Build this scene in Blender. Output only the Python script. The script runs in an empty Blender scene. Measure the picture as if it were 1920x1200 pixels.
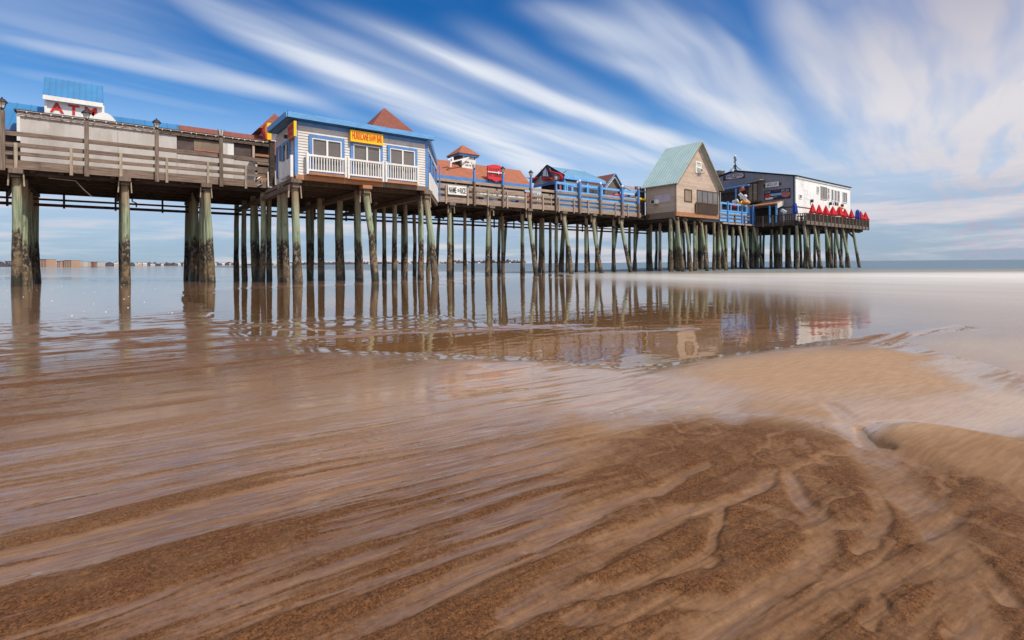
import bpy, math, random
import numpy as np
from mathutils import Matrix, Vector
random.seed(7)
rng = np.random.default_rng(11)
S = bpy.context.scene
COL = S.collection

# ------------------------------------------------------------------ camera and measuring helpers
# World: X runs along the pier towards the sea, Y away from the camera across the pier, Z up. Water level is z = 0.
FPX = 970.0
CAM = np.array([0.0, -32.0, 0.9])
_fw = np.array([.616, .788, 0]); _fw /= np.linalg.norm(_fw)
_rt = np.array([_fw[1], -_fw[0], 0]); _up = np.array([0, 0, 1.0])
_ro = math.radians(.44)
R2 = math.cos(_ro) * _rt - math.sin(_ro) * _up
U2 = math.sin(_ro) * _rt + math.cos(_ro) * _up

def ray(px, py): return _fw + (px - 960) / FPX * R2 + (494 - py) / FPX * U2
def at(ax, px, py, v):
    d = ray(px, py); return CAM + d * (v - CAM[ax]) / d[ax]
def fx(px, y): return float(at(1, px, 480, y)[0])          # X of a pixel column on the plane y
def fz(px, py, y): return float(at(1, px, py, y)[2])
def fxz(px, py, y): p = at(1, px, py, y); return float(p[0]), float(p[2])
def fyz(px, py, x): p = at(0, px, py, x); return float(p[1]), float(p[2])

cam_d = bpy.data.cameras.new('camera'); cam = bpy.data.objects.new('camera', cam_d); COL.objects.link(cam)
cam_d.sensor_width = 36; cam_d.lens = FPX / 1920 * 36; cam_d.shift_y = -106 / 1920
cam_d.clip_start = .05; cam_d.clip_end = 30000
m = Matrix.Identity(4)
for i in range(3):
    m[i][0] = R2[i]; m[i][1] = U2[i]; m[i][2] = -_fw[i]; m[i][3] = CAM[i]
cam.matrix_world = m
S.camera = cam

# ------------------------------------------------------------------ materials
class NT:
    def __init__(s, mt):
        s.t = mt.node_tree; s.n = s.t.nodes; s.l = s.t.links
    def new(s, ty, **kw):
        n = s.n.new(ty)
        for k, v in kw.items():
            if k.startswith('i_'):
                k = k[2:]; n.inputs[int(k) if k.isdigit() else k].default_value = v
            else: setattr(n, k, v)
        return n
    def link(s, a, b): s.l.new(a, b)
    def val(s, x, sock):
        if isinstance(x, (int, float)): sock.default_value = x
        elif isinstance(x, tuple): sock.default_value = x if len(x) == len(sock.default_value) else (*x, 1)
        else: s.l.new(x, sock)
    def math(s, op, a, b=None, c=None, clamp=False):
        n = s.n.new('ShaderNodeMath'); n.operation = op; n.use_clamp = clamp
        for i, x in enumerate((a, b, c)):
            if x is not None: s.val(x, n.inputs[i])
        return n.outputs[0]
    def mix(s, f, a, b, blend='MIX'):
        n = s.n.new('ShaderNodeMix'); n.data_type = 'RGBA'; n.blend_type = blend
        s.val(f, n.inputs[0]); s.val(a, n.inputs[6]); s.val(b, n.inputs[7]); return n.outputs[2]
    def noise(s, vec, scale, det=4, rough=.55, dist=0):
        n = s.new('ShaderNodeTexNoise', i_Scale=scale, i_Detail=det, i_Roughness=rough, i_Distortion=dist)
        if vec is not None: s.l.new(vec, n.inputs['Vector'])
        return n.outputs[0]
    def ramp(s, f, lo, hi, a=0., b=1., smooth=True):
        n = s.new('ShaderNodeMapRange'); n.interpolation_type = 'SMOOTHSTEP' if smooth else 'LINEAR'
        s.val(f, n.inputs[0]); n.inputs[1].default_value = lo; n.inputs[2].default_value = hi
        n.inputs[3].default_value = a; n.inputs[4].default_value = b; return n.outputs[0]
    def scale(s, vec, v):
        n = s.new('ShaderNodeVectorMath', operation='MULTIPLY'); s.l.new(vec, n.inputs[0]); n.inputs[1].default_value = v; return n.outputs[0]
    def obj(s): return s.new('ShaderNodeTexCoord').outputs['Object']
    def pos(s): return s.new('ShaderNodeNewGeometry').outputs['Position']
    def xyz(s, v):
        n = s.new('ShaderNodeSeparateXYZ'); s.l.new(v, n.inputs[0]); return n.outputs
    def attr(s, name):
        return s.new('ShaderNodeAttribute', attribute_name=name).outputs['Fac']
    def bump(s, h, st=.3, d=.02, nrm=None):
        n = s.new('ShaderNodeBump', i_Strength=st, i_Distance=d); s.l.new(h, n.inputs['Height'])
        if nrm is not None: s.l.new(nrm, n.inputs['Normal'])
        return n.outputs[0]

def new_mat(name):
    mt = bpy.data.materials.new(name); mt.use_nodes = True
    nt = NT(mt); return mt, nt, nt.n['Principled BSDF']

def surf(name, c1, c2=None, rough=.6, stretch=(1, 1, 1), scale=3., stain=None, stain_amt=.4, bump=.2, bumpd=.01, metal=0., spec=.4, per_obj=.12, lo=.35, hi=.65):
    """painted, wooden or metal surface: two colours mixed by stretched noise, stains of a third, a small bump, a shade of its own per object"""
    mt, t, b = new_mat(name)
    v = t.scale(t.pos(), stretch)
    n1 = t.noise(v, scale, 6, .62)
    c = t.mix(t.ramp(n1, lo, hi), c1, c2 or tuple(x * .72 for x in c1))
    if stain:
        n2 = t.noise(t.scale(t.pos(), (1, 1, .45)), 1.7, 6, .7)
        c = t.mix(t.math('MULTIPLY', t.ramp(n2, .5, .72), stain_amt), c, stain)
    if per_obj:
        r = t.new('ShaderNodeObjectInfo').outputs['Random']
        hsv = t.new('ShaderNodeHueSaturation'); t.link(c, hsv.inputs['Color'])
        t.link(t.math('MULTIPLY_ADD', r, per_obj * 2, 1 - per_obj), hsv.inputs['Value']); c = hsv.outputs[0]
    t.link(c, b.inputs['Base Color'])
    b.inputs['Roughness'].default_value = rough; b.inputs['Metallic'].default_value = metal; b.inputs['Specular IOR Level'].default_value = spec
    if bump: t.link(t.bump(n1, bump, bumpd), b.inputs['Normal'])
    return mt

M = {}
M['wood_old'] = surf('weathered_wood', (.26, .19, .15), (.13, .088, .066), .85, (.35, 6, 9), 3, (.06, .04, .03), .6, .5)
M['wood_post'] = surf('weathered_post', (.23, .175, .14), (.12, .085, .065), .85, (9, 9, .4), 3, (.05, .035, .03), .5, .4)
M['wood_pale'] = surf('pale_wood', (.44, .36, .28), (.26, .2, .15), .85, (6, 6, .6), 3, (.12, .08, .06), .5, .4)
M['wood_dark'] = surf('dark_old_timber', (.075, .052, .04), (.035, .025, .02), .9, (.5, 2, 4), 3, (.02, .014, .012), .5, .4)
M['wood_deck'] = surf('brown_deck_wood', (.105, .07, .052), (.055, .037, .028), .85, (3, 3, 2), 3, (.05, .035, .03), .5, .4)
M['wood_new'] = surf('orange_timber', (.46, .22, .105), (.32, .145, .07), .75, (.5, 3, 8), 3, (.2, .1, .06), .5, .3)
M['white'] = surf('white_paint', (.8, .79, .77), (.7, .69, .67), .5, (1, 1, .5), 2, (.5, .47, .43), .3, .1, per_obj=.03)
M['white_wall'] = surf('white_siding', (.86, .845, .82), (.76, .74, .71), .6, (1, 1, .35), 1.2, (.62, .58, .53), .35, .1, per_obj=0)
M['ply'] = surf('pale_plywood', (.56, .52, .485), (.46, .42, .39), .75, (1, 1, .3), 1.6, (.33, .27, .23), .45, .15, per_obj=.07)
M['peel'] = surf('peeling_white_board', (.66, .58, .54), (.3, .2, .16), .8, (1.2, 2, 5), 4, (.16, .1, .08), .6, .4, lo=.45, hi=.56)
M['siding'] = surf('grey_white_siding', (.68, .655, .625), (.58, .555, .53), .65, (1, 1, .5), 1.4, (.40, .36, .32), .5, .1, per_obj=.03)
M['blue'] = surf('blue_paint', (.105, .26, .58), (.085, .21, .48), .5, (1, 1, 1), 2, (.05, .11, .28), .4, .1, per_obj=.06)
M['sky_blue'] = surf('light_blue_paint', (.16, .42, .80), (.13, .34, .66), .55, (1, 1, 4), 2, (.2, .3, .5), .35, .15, per_obj=.05)
M['blue_roof'] = surf('blue_metal_roof', (.05, .21, .44), (.045, .18, .38), .42, (1, 1, 1), 1, (.07, .16, .28), .4, .05, per_obj=.03)
M['pale_blue_roof'] = surf('pale_blue_metal_roof', (.24, .46, .64), (.21, .41, .57), .4, (1, 1, 1), 1, (.15, .28, .42), .4, .05, per_obj=.03)
M['teal_roof'] = surf('pale_teal_metal_roof', (.43, .55, .54), (.38, .50, .49), .5, (1, 1, 1), .8, (.33, .42, .41), .5, .05, per_obj=.02)
M['glass_dark'] = surf('dark_window_glass', (.055, .05, .05), (.03, .03, .03), .06, (1, 1, 1), .8, bump=0, spec=.8, per_obj=.2)
M['glass_grey'] = surf('grey_window_glass', (.19, .17, .16), (.14, .125, .12), .05, (1, 1, 1), .6, bump=.02, spec=.5, per_obj=.1)
M['black'] = surf('black_iron', (.02, .02, .022), (.035, .03, .03), .5, bump=.1, per_obj=0)
M['rust'] = surf('rusty_pipe', (.10, .035, .025), (.05, .025, .02), .8, (1, 4, 4), 3, bump=.3)
M['steel'] = surf('galvanised_steel', (.52, .51, .48), (.40, .39, .37), .4, (1, 1, 2), 2, metal=.6, bump=.05)
M['yellow'] = surf('yellow_sign_paint', (.95, .54, .006), (.9, .5, .006), .5, bump=0, per_obj=0)
M['red'] = surf('red_paint', (.62, .025, .02), (.52, .02, .018), .5, bump=0, per_obj=.05)
M['red_sign'] = surf('red_sign_paint', (.66, .035, .045), (.56, .03, .04), .55, scale=2, bump=.05, per_obj=0)
M['red_cloth'] = surf('red_canvas', (.60, .02, .028), (.44, .014, .02), .85, (3, 3, 1), 4, bump=.4, per_obj=.1)
M['blue_cloth'] = surf('blue_canvas', (.02, .055, .34), (.015, .04, .24), .85, (3, 3, 1), 4, bump=.4, per_obj=.1)
M['navy'] = surf('navy_paint', (.02, .025, .07), (.015, .02, .05), .5, bump=0, per_obj=0)
M['orange'] = surf('orange_sign_paint', (.62, .22, .03), (.5, .15, .02), .55, scale=2, bump=0, per_obj=0)
M['brown'] = surf('brown_panel', (.11, .075, .068), (.075, .05, .046), .7, scale=2, bump=.1)
M['tan'] = surf('faded_tan_poster', (.30, .22, .15), (.22, .16, .11), .7, scale=2, bump=0)
M['cedar'] = None
M['house_dark'] = surf('dark_picket_wood', (.13, .085, .065), (.075, .05, .04), .85, (9, 9, .5), 3, bump=.3)
M['pink_sign'] = surf('faded_pink_sign', (.55, .47, .50), (.48, .40, .44), .6, scale=1.5, bump=0, per_obj=0)
M['maroon'] = surf('maroon_sign_edge', (.10, .025, .028), (.07, .02, .02), .6, bump=0, per_obj=0)
M['shed_wood'] = surf('brown_grey_boards', (.19, .15, .135), (.11, .085, .075), .85, (8, 8, .5), 3, bump=.3, per_obj=.03)
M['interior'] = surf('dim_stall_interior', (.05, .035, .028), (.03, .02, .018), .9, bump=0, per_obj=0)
M['dome'] = surf('white_fibreglass', (.82, .81, .78), (.74, .73, .7), .45, (.3, .3, 3), 2, bump=.05, per_obj=0)
M['lamp_glass'] = surf('lamp_glass', (.72, .68, .62), (.6, .56, .5), .15, bump=0, per_obj=0)
M['curtain_red'] = surf('striped_red_board', (.5, .16, .13), (.4, .1, .09), .8, bump=0, per_obj=0)
M['stripe'] = None

M['wood_sun'] = surf('sunlit_weathered_wood', (.40, .30, .235), (.24, .17, .13), .85, (.35, 6, 9), 3, (.10, .07, .055), .5, .5)  # lighter copy of the weathered wood, sunlight put into its colour
def boards(name, c1, c2, pitch, vertical=False, rough=.85, gap=(.06, .045, .035), amt=.6, knots=True):
    """weathered boards: a colour of its own for each board, a dark joint line, grain along the board"""
    mt, t, b = new_mat(name)
    p = t.xyz(t.pos())
    z = t.math('ADD', p[0], p[1]) if vertical else p[2]
    k = t.math('DIVIDE', z, pitch)
    idx = t.math('FLOOR', k); fr = t.math('FRACT', k)
    wn = t.new('ShaderNodeTexWhiteNoise', noise_dimensions='1D'); t.link(idx, wn.inputs['W'])
    v = t.scale(t.pos(), (14, 14, .7) if vertical else (.8, .8, 18))
    g = t.noise(v, 2, 6, .65)
    c = t.mix(t.math('ADD', t.math('MULTIPLY', wn.outputs[0], .45), t.math('MULTIPLY', t.ramp(g, .35, .7), .55)), c1, c2)
    big = t.noise(t.pos(), .9, 5, .65)
    c = t.mix(t.math('MULTIPLY', t.ramp(big, .48, .70), .5), c, tuple(x * .55 for x in c1))
    ln = t.math('LESS_THAN', fr, .055)
    c = t.mix(t.math('MULTIPLY', ln, amt), c, gap)
    t.link(c, b.inputs['Base Color']); b.inputs['Roughness'].default_value = rough
    h = t.math('SUBTRACT', t.math('MULTIPLY', g, .3), ln)
    t.link(t.bump(h, .5, .012), b.inputs['Normal'])
    return mt
M['cedar'] = boards('cedar_boards', (.60, .46, .36), (.36, .265, .205), .19, amt=.4)
M['grey_boards'] = boards('grey_weathered_boards', (.47, .39, .34), (.29, .225, .19), .21, amt=.5)
M['pub_siding'] = boards('grey_metal_siding', (.27, .255, .275), (.235, .225, .245), .30, True, .6, (.10, .095, .10), .6)
M['balcony_boards'] = boards('tan_balcony_boards', (.30, .22, .15), (.2, .145, .1), .25, True, .8)
M['blue_boards'] = boards('light_blue_boards', (.17, .44, .84), (.14, .36, .70), .24, False, .6, (.04, .09, .25), .4)

def shingles(name, c1, c2):
    mt, t, b = new_mat(name)
    br = t.new('ShaderNodeTexBrick', i_Scale=1.0)
    p = t.xyz(t.pos()); cb = t.new('ShaderNodeCombineXYZ')
    t.link(t.math('ADD', p[0], t.math('MULTIPLY', p[1], .73)), cb.inputs[0]); t.link(t.math('MULTIPLY', p[2], 1.5), cb.inputs[1])
    t.link(cb.outputs[0], br.inputs['Vector'])
    br.inputs['Color1'].default_value = (*c1, 1); br.inputs['Color2'].default_value = (*c2, 1); br.inputs['Mortar'].default_value = (*[x * .6 for x in c2], 1)
    br.inputs['Mortar Size'].default_value = .012; br.inputs['Brick Width'].default_value = .33; br.inputs['Row Height'].default_value = .16
    n = t.noise(t.pos(), 1.3, 6, .65)
    c = t.mix(t.math('MULTIPLY', t.ramp(n, .42, .7), .5), br.outputs[0], tuple(x * .62 for x in c1))
    t.link(c, b.inputs['Base Color']); b.inputs['Roughness'].default_value = .9
    t.link(t.bump(br.outputs['Fac'], .3, .02), b.inputs['Normal'])
    return mt
M['red_shingle'] = shingles('red_brown_shingles', (.42, .145, .075), (.34, .11, .06))
M['old_shingle'] = shingles('dull_red_shingles', (.27, .085, .055), (.21, .065, .045))

def pile_mat(name, green=True):
    mt, t, b = new_mat(name)
    o = t.obj(); z = t.xyz(o)[2]
    r = t.new('ShaderNodeObjectInfo').outputs['Random']
    off = t.new('ShaderNodeCombineXYZ'); t.link(t.math('MULTIPLY', r, 57), off.inputs[0]); t.link(t.math('MULTIPLY', r, 31), off.inputs[1])
    va = t.new('ShaderNodeVectorMath', operation='ADD'); t.link(o, va.inputs[0]); t.link(off.outputs[0], va.inputs[1]); v = va.outputs[0]
    edge = t.noise(t.scale(v, (4, 4, .8)), 1.2, 5, .65)
    mott = t.noise(t.scale(v, (3.2, 3.2, 2.2)), 2.6, 7, .75)
    fine = t.noise(v, 26, 4, .7)
    grain = t.noise(t.scale(v, (9, 9, .35)), 2.2, 5, .65)
    zz = t.math('ADD', z, t.math('MULTIPLY', t.math('SUBTRACT', edge, .5), 1.9))
    zz = t.math('ADD', zz, t.math('MULTIPLY', t.math('SUBTRACT', r, .5), .75))
    g1 = t.mix(t.ramp(grain, .3, .7), (.37, .42, .28), (.12, .15, .09))
    w = t.mix(t.ramp(grain, .3, .7), (.36, .28, .18), (.19, .145, .10))
    top = t.mix(t.ramp(zz, 3.2, 4.7), g1, w)
    dark = t.mix(t.ramp(mott, .48, .64), (.034, .025, .018), (.30, .25, .17))
    tan = t.mix(t.ramp(mott, .4, .62), (.075, .05, .03), (.24, .17, .10))
    low = t.mix(t.ramp(fine, .4, .6), (.016, .018, .010), (.045, .04, .022))
    c = t.mix(t.ramp(zz, .16, .36), low, tan)
    c = t.mix(t.ramp(zz, 1.0, 1.25), c, dark)
    c = t.mix(t.ramp(zz, 2.05, 2.4), c, top)
    k = t.ramp(t.noise(t.scale(v, (2, 2, .9)), 3, 3, .5), .66, .7)
    c = t.mix(t.math('MULTIPLY', k, .5), c, (.07, .05, .035))
    t.link(c, b.inputs['Base Color'])
    t.link(t.ramp(zz, .2, 1.0, .35, .9), b.inputs['Roughness'])
    h = t.math('ADD', t.math('MULTIPLY', mott, t.ramp(zz, 2.1, 2.4, 1, .15)), t.math('MULTIPLY', grain, .4))
    t.link(t.bump(h, .8, .05), b.inputs['Normal'])
    return mt
M['pile'] = pile_mat('tide_stained_pile')

# ------------------------------------------------------------------ mesh builder
ORG = {}
class MB:
    def __init__(s): s.v = []; s.f = []; s.sm = []
    def add(s, vs, fs, smooth=False):
        n = len(s.v); s.v += [tuple(map(float, p)) for p in vs]
        for f in fs: s.f.append(tuple(i + n for i in f)); s.sm.append(smooth)
        return s
    def box(s, x0, x1, y0, y1, z0, z1):
        if x0 > x1: x0, x1 = x1, x0
        if y0 > y1: y0, y1 = y1, y0
        if z0 > z1: z0, z1 = z1, z0
        return s.add([(x0, y0, z0), (x1, y0, z0), (x1, y1, z0), (x0, y1, z0), (x0, y0, z1), (x1, y0, z1), (x1, y1, z1), (x0, y1, z1)],
                     [(0, 3, 2, 1), (4, 5, 6, 7), (0, 1, 5, 4), (1, 2, 6, 5), (2, 3, 7, 6), (3, 0, 4, 7)])
    def beam(s, p0, p1, w, h, up=(0, 0, 1)):
        p0, p1 = Vector(p0), Vector(p1); d = (p1 - p0).normalized(); u = Vector(up)
        if abs(d.dot(u)) > .98: u = Vector((1, 0, 0))
        a = d.cross(u).normalized(); b = a.cross(d).normalized()
        vs = []
        for p in (p0, p1):
            for sx, sz in ((-1, -1), (1, -1), (1, 1), (-1, 1)): vs.append(p + a * (sx * w / 2) + b * (sz * h / 2))
        return s.add(vs, [(0, 1, 2, 3), (7, 6, 5, 4), (0, 4, 5, 1), (1, 5, 6, 2), (2, 6, 7, 3), (3, 7, 4, 0)])
    def tube(s, pts, radii, n=12, smooth=True, cap=True):
        pts = [Vector(p) for p in pts]
        if isinstance(radii, (int, float)): radii = [radii] * len(pts)
        vs = []; fs = []; a = None
        for i, p in enumerate(pts):
            d = (pts[min(i + 1, len(pts) - 1)] - pts[max(i - 1, 0)]).normalized()
            if a is None: a = d.orthogonal().normalized()
            a = (a - d * a.dot(d)).normalized(); b = d.cross(a)
            for k in range(n):
                t = 2 * math.pi * k / n; vs.append(p + (a * math.cos(t) + b * math.sin(t)) * radii[i])
        for i in range(len(pts) - 1):
            for k in range(n):
                k2 = (k + 1) % n; fs.append((i * n + k, i * n + k2, (i + 1) * n + k2, (i + 1) * n + k))
        s.add(vs, fs, smooth)
        if cap:
            s.add(vs[:n], [tuple(range(n - 1, -1, -1))]); s.add(vs[-n:], [tuple(range(n))])
        return s
    def lathe(s, prof, c, n=12, smooth=True):
        vs = []; fs = []
        for r, z in prof:
            for k in range(n):
                t = 2 * math.pi * (k + .5) / n; vs.append((c[0] + r * math.cos(t), c[1] + r * math.sin(t), c[2] + z))
        for i in range(len(prof) - 1):
            for k in range(n):
                k2 = (k + 1) % n; fs.append((i * n + k, i * n + k2, (i + 1) * n + k2, (i + 1) * n + k))
        fs.append(tuple(range(n - 1, -1, -1))); L = (len(prof) - 1) * n; fs.append(tuple(range(L, L + n)))
        return s.add(vs, fs, smooth)
    def prism(s, poly, depth):
        """closed solid: a 3-D polygon pushed along the vector depth"""
        n = len(poly); d = Vector(depth); vs = [Vector(p) for p in poly]; vs = vs + [p + d for p in vs]
        fs = [tuple(range(n)), tuple(range(2 * n - 1, n - 1, -1))]
        for i in range(n):
            j = (i + 1) % n; fs.append((i, i + n, j + n, j))
        return s.add(vs, fs)
    def build(s, name, mat, parent=None):
        me = bpy.data.meshes.new(name)
        o0 = Vector(ORG.get(parent.name, (0, 0, 0))) if parent else Vector((0, 0, 0))
        if parent is None and s.v:
            a = np.array(s.v); o0 = Vector(((a[:, 0].min() + a[:, 0].max()) / 2, (a[:, 1].min() + a[:, 1].max()) / 2, a[:, 2].min()))
        me.from_pydata([(x - o0.x, y - o0.y, z - o0.z) for x, y, z in s.v], [], s.f)
        me.polygons.foreach_set('use_smooth', s.sm)
        me.materials.append(M[mat] if isinstance(mat, str) else mat)
        me.update()
        return link(name, me, parent, o0)

def link(name, me, parent=None, org=(0, 0, 0)):
    o = bpy.data.objects.new(name, me); COL.objects.link(o)
    if parent:
        o.parent = parent; ORG[o.name] = ORG.get(parent.name, (0, 0, 0))
    else:
        o.location = org; ORG[o.name] = tuple(org)
    return o
def tag(o, label=None, cat=None, group=None, kind=None):
    for k, v in (('label', label), ('category', cat), ('group', group), ('kind', kind)):
        if v: o[k] = v
    return o
def thing(name, loc, label, cat, group=None):
    o = bpy.data.objects.new(name, None); COL.objects.link(o); o.location = loc; ORG[o.name] = tuple(loc)
    o.empty_display_size = .3
    return tag(o, label, cat, group)
def dup(root, loc, label=None, rotz=None):
    r = root.copy(); COL.objects.link(r); r.location = loc; ORG[r.name] = tuple(loc)
    if label: r['label'] = label
    if rotz is not None: r.rotation_euler.z = rotz
    for ch in list(root.children):
        c = ch.copy(); COL.objects.link(c); c.parent = r
        for g in ch.children:
            d = g.copy(); COL.objects.link(d); d.parent = c
    return r
def box(name, mat, parent, *a): return MB().box(*a).build(name, mat, parent)

def text(name, body, mat, parent, origin, right, up, w, h, depth=.015, bold=.0, spacing=1.0):
    """raised lettering fitted to w x h, lower left corner at origin, on the plane spanned by right and up"""
    cu = bpy.data.curves.new(name, 'FONT'); cu.body = body; cu.offset = bold; cu.space_character = spacing; cu.resolution_u = 3
    cu.align_x = 'CENTER'; cu.space_line = .9
    to = bpy.data.objects.new('lettering_source', cu); COL.objects.link(to)
    dg = bpy.context.evaluated_depsgraph_get(); dg.update()
    me0 = to.evaluated_get(dg).to_mesh()
    v = np.array([p.co[:] for p in me0.vertices]); fs = [tuple(p.vertices) for p in me0.polygons]
    to.evaluated_get(dg).to_mesh_clear(); bpy.data.objects.remove(to); bpy.data.curves.remove(cu)
    mn = v.min(0); mx = v.max(0); q = (v[:, :2] - mn[:2]) / (mx[:2] - mn[:2])
    R = Vector(right).normalized(); U = Vector(up).normalized(); N = R.cross(U)
    O = Vector(origin)
    mb = MB(); front = [O + R * (a * w) + U * (b * h) + N * depth for a, b in q]; back = [p - N * depth for p in front]
    n = len(front); edges = {}
    for f in fs:
        for i in range(len(f)):
            e = (f[i], f[(i + 1) % len(f)]); edges[e] = edges.get(e, 0) + 1
    allf = list(fs) + [(b + 0, a + 0, a + n, b + n) for (a, b) in edges if (b, a) not in edges]
    mb.add(front + back, allf)
    return mb.build(name, mat, parent)

def scribble(name, mat, parent, origin, right, up, w, h, rows, depth=.012, seed=1, fill=.6):
    """lettering too small to read in the photo: short strokes in rows"""
    r = random.Random(seed); R = Vector(right).normalized(); U = Vector(up).normalized(); N = R.cross(U); O = Vector(origin); mb = MB()
    rh = h / rows
    for k in range(rows):
        x = 0
        while x < w * .97:
            cw = rh * r.uniform(.3, .5)
            if r.random() < .85:
                a = O + R * x + U * (rh * k + rh * .15) + N * (depth / 2); hh = rh * fill * r.uniform(.8, 1.05)
                mb.beam(a, a + U * hh, cw * .35, depth, N)
                if r.random() < .6: mb.beam(a + U * (hh * .8) , a + U * (hh * .8) + R * cw * .7, rh * .13, depth, N)
                if r.random() < .5: mb.beam(a + R * cw * .6, a + R * cw * .6 + U * hh, cw * .3, depth * .96, N)
            x += cw * 1.25
    return mb.build(name, mat, parent)

# ------------------------------------------------------------------ pier
DECK0, DECK1 = 5.32, 5.72
XS = [(33, 26), (235, 235), (387, 387), (553, 553)]
pier = thing('pier', (0, 4, 0), 'long weathered timber pier on tide stained piles carrying the buildings', 'pier')
END = 52.0
box('deck', 'wood_deck', pier, -12, END, .02, 8.4, 5.45, 5.56)
MB().box(-12, 7.35, -.04, .04, DECK0, DECK1).build('fascia_board', 'wood_old', pier)
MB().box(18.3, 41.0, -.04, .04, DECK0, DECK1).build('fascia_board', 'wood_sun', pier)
MB().box(-12, END, 8.4, 8.48, DECK0, DECK1).build('fascia_board', 'wood_dark', pier)
for y in (.35, 1.9, 3.4, 4.9, 6.4, 7.9):
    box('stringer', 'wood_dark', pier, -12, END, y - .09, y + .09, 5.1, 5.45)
# underside cross planks
for i in range(66):
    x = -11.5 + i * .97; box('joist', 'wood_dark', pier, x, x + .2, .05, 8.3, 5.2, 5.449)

def sstep_(a, b, x):
    x = min(max((x - a) / (b - a), 0), 1); return x * x * (3 - 2 * x)
PV = []
for k in range(9):
    pts = []; rr = []; a = random.random() * 6.28; c = random.uniform(0, .10)
    for i in range(9):
        z = i / 8
        pts.append((math.cos(a) * c * math.sin(z * 3.1) + random.uniform(-.012, .012), math.sin(a) * c * math.sin(z * 3.1) + random.uniform(-.012, .012), -.5 + z * 5.55))
        rr.append((.145 + .016 * (1 - z) + .022 * (1 - sstep_(.1, .5, z))) * random.uniform(.955, 1.045))
    mbp = MB().tube(pts, rr, 14)
    o = mbp.build('pile_source', 'pile'); me = o.data
    for v in me.vertices: pass
    me.transform(Matrix.Translation((o.location.x, o.location.y, o.location.z)))
    bpy.data.objects.remove(o); me.name = 'piling'; PV.append(me)

def pile(parent, x, y, lean=(0, 0), s=1.0):
    """lean = how far the foot stands out from the head in x and y"""
    me = random.choice(PV)
    o = link('piling', me, parent)
    r0 = Vector(ORG[parent.name]); hx, hy = lean
    zt = 5.05; d = Vector((-hx, -hy, zt)).normalized()
    q = Vector((0, 0, 1)).rotation_difference(d) @ Matrix.Rotation(random.random() * 6.28, 3, 'Z').to_quaternion()
    o.rotation_mode = 'QUATERNION'; o.rotation_quaternion = q
    o.location = Vector((x + hx, y + hy, 0)) - r0; o.scale = (s, s, 1.03 if (hx or hy) else 1)
    return o

front = [(33, 0), (235, -.02), (386, -.3), (553, None), (684, None), (797, None), (843, -.1), (917, .05), (988, -.5), (1053, -.55), (1109, -.6), (1161, -.75)]
bents = []
for px, ln in front:
    if ln is None: continue
    bents.append((fx(px, .25), ln))
for k, (x, ln) in enumerate(bents):
    big = 1.15 if k < 2 else 1.1; jx = 0 if k == 1 else 1
    if ln < -.25 or k == 2:
        pile(pier, x + .05, .1, (.12, ln * 1.5), big); pile(pier, x - .05, .8, (.03, .05))
    else: pile(pier, x, .25, (random.uniform(-.12, .05), ln), big)
    for y in (3.0, 5.7):
        pile(pier, x + jx * random.uniform(-.2, .2), y + random.uniform(-.4, .4), (jx * random.uniform(-.15, .15), random.uniform(-.15, .15)), .92)
    pile(pier, x + jx * random.uniform(-.1, .1), 7.9, (jx * random.uniform(-.1, .1), .7 if k % 2 == 0 else .1), .92)
    if k == 2: pile(pier, x + .08, 2.0, (0, 0), 1.15); pile(pier, x - .05, 4.4, (.05, .1), 1.1); pile(pier, x + .1, 6.6, (0, .3), 1.05)
    if k > 4: pile(pier, x + random.uniform(1.2, 2.2), random.uniform(4, 8), (random.uniform(-.2, .2), random.uniform(-.1, .5)), .9)
    if k == 0: pile(pier, x + .1, 1.5, (0, 0), 1.15); pile(pier, x - .06, 4.4); pile(pier, x + .05, 2.2, (.05, 0), 1.1)
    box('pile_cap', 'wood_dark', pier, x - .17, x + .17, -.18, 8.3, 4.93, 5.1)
    box('cap_end', 'wood_post', pier, x - .24, x + .24, -.26, .3, 5.1, 5.318)
    for s in (-1, 1):
        MB().beam((x + s * .27, .0, 4.55), (x + s * .24, .02, 5.08), .05, .12, (0, 1, 0)).build('brace', 'wood_pale', pier)
    MB().beam((x - .3, .5, 4.2), (x - .3, 2.4, 5.05), .07, .16).build('brace', 'wood_dark', pier)
# bents under the raw bar
RB = -6.0
for px, ys in ((553, (-5.8, -3.0, .4, 3.2, 5.8, 8.0)), (684, (-5.75, -5.0, -2.0, 1.0, 4.0, 7.6)), (797, (-5.75, -5.0, -1.6, 1.4, 4.4, 7.9))):
    x = fx(px, ys[0])
    for i, y in enumerate(ys):
        ln = (.12, -.15) if px == 553 and i == 0 else (.25, -.7) if i == 0 else (random.uniform(-.1, .15), random.uniform(-.1, .1))
        pile(pier, x + (0 if i == 0 else random.uniform(-.12, .12)), y, ln, 1.1 if i == 0 else 1)
    box('pile_cap', 'wood_post', pier, x - .16, x + .16, RB - .1, 8.2, 4.62, 4.85)
    box('cap_end', 'wood_new' if px == 684 else 'wood_post', pier, x - .25, x + .25, RB - .2, RB + .3, 4.85, 5.03)
    for s in (-1, 1):
        MB().beam((x + s * .3, -5.85, 4.15), (x + s * .26, -5.85, 4.75), .05, .13, (0, 1, 0)).build('brace', 'wood_pale', pier)
for px, y in ((533, -3.6), (600, -.5), (640, 2.5), (720, 4.2), (760, 1.0), (632, 6.9), (585, 6.8), (505, 3.5), (480, 6.3)):
    pile(pier, fx(px, y), y, (random.uniform(-.1, .2), random.uniform(-.1, .1)))
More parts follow.
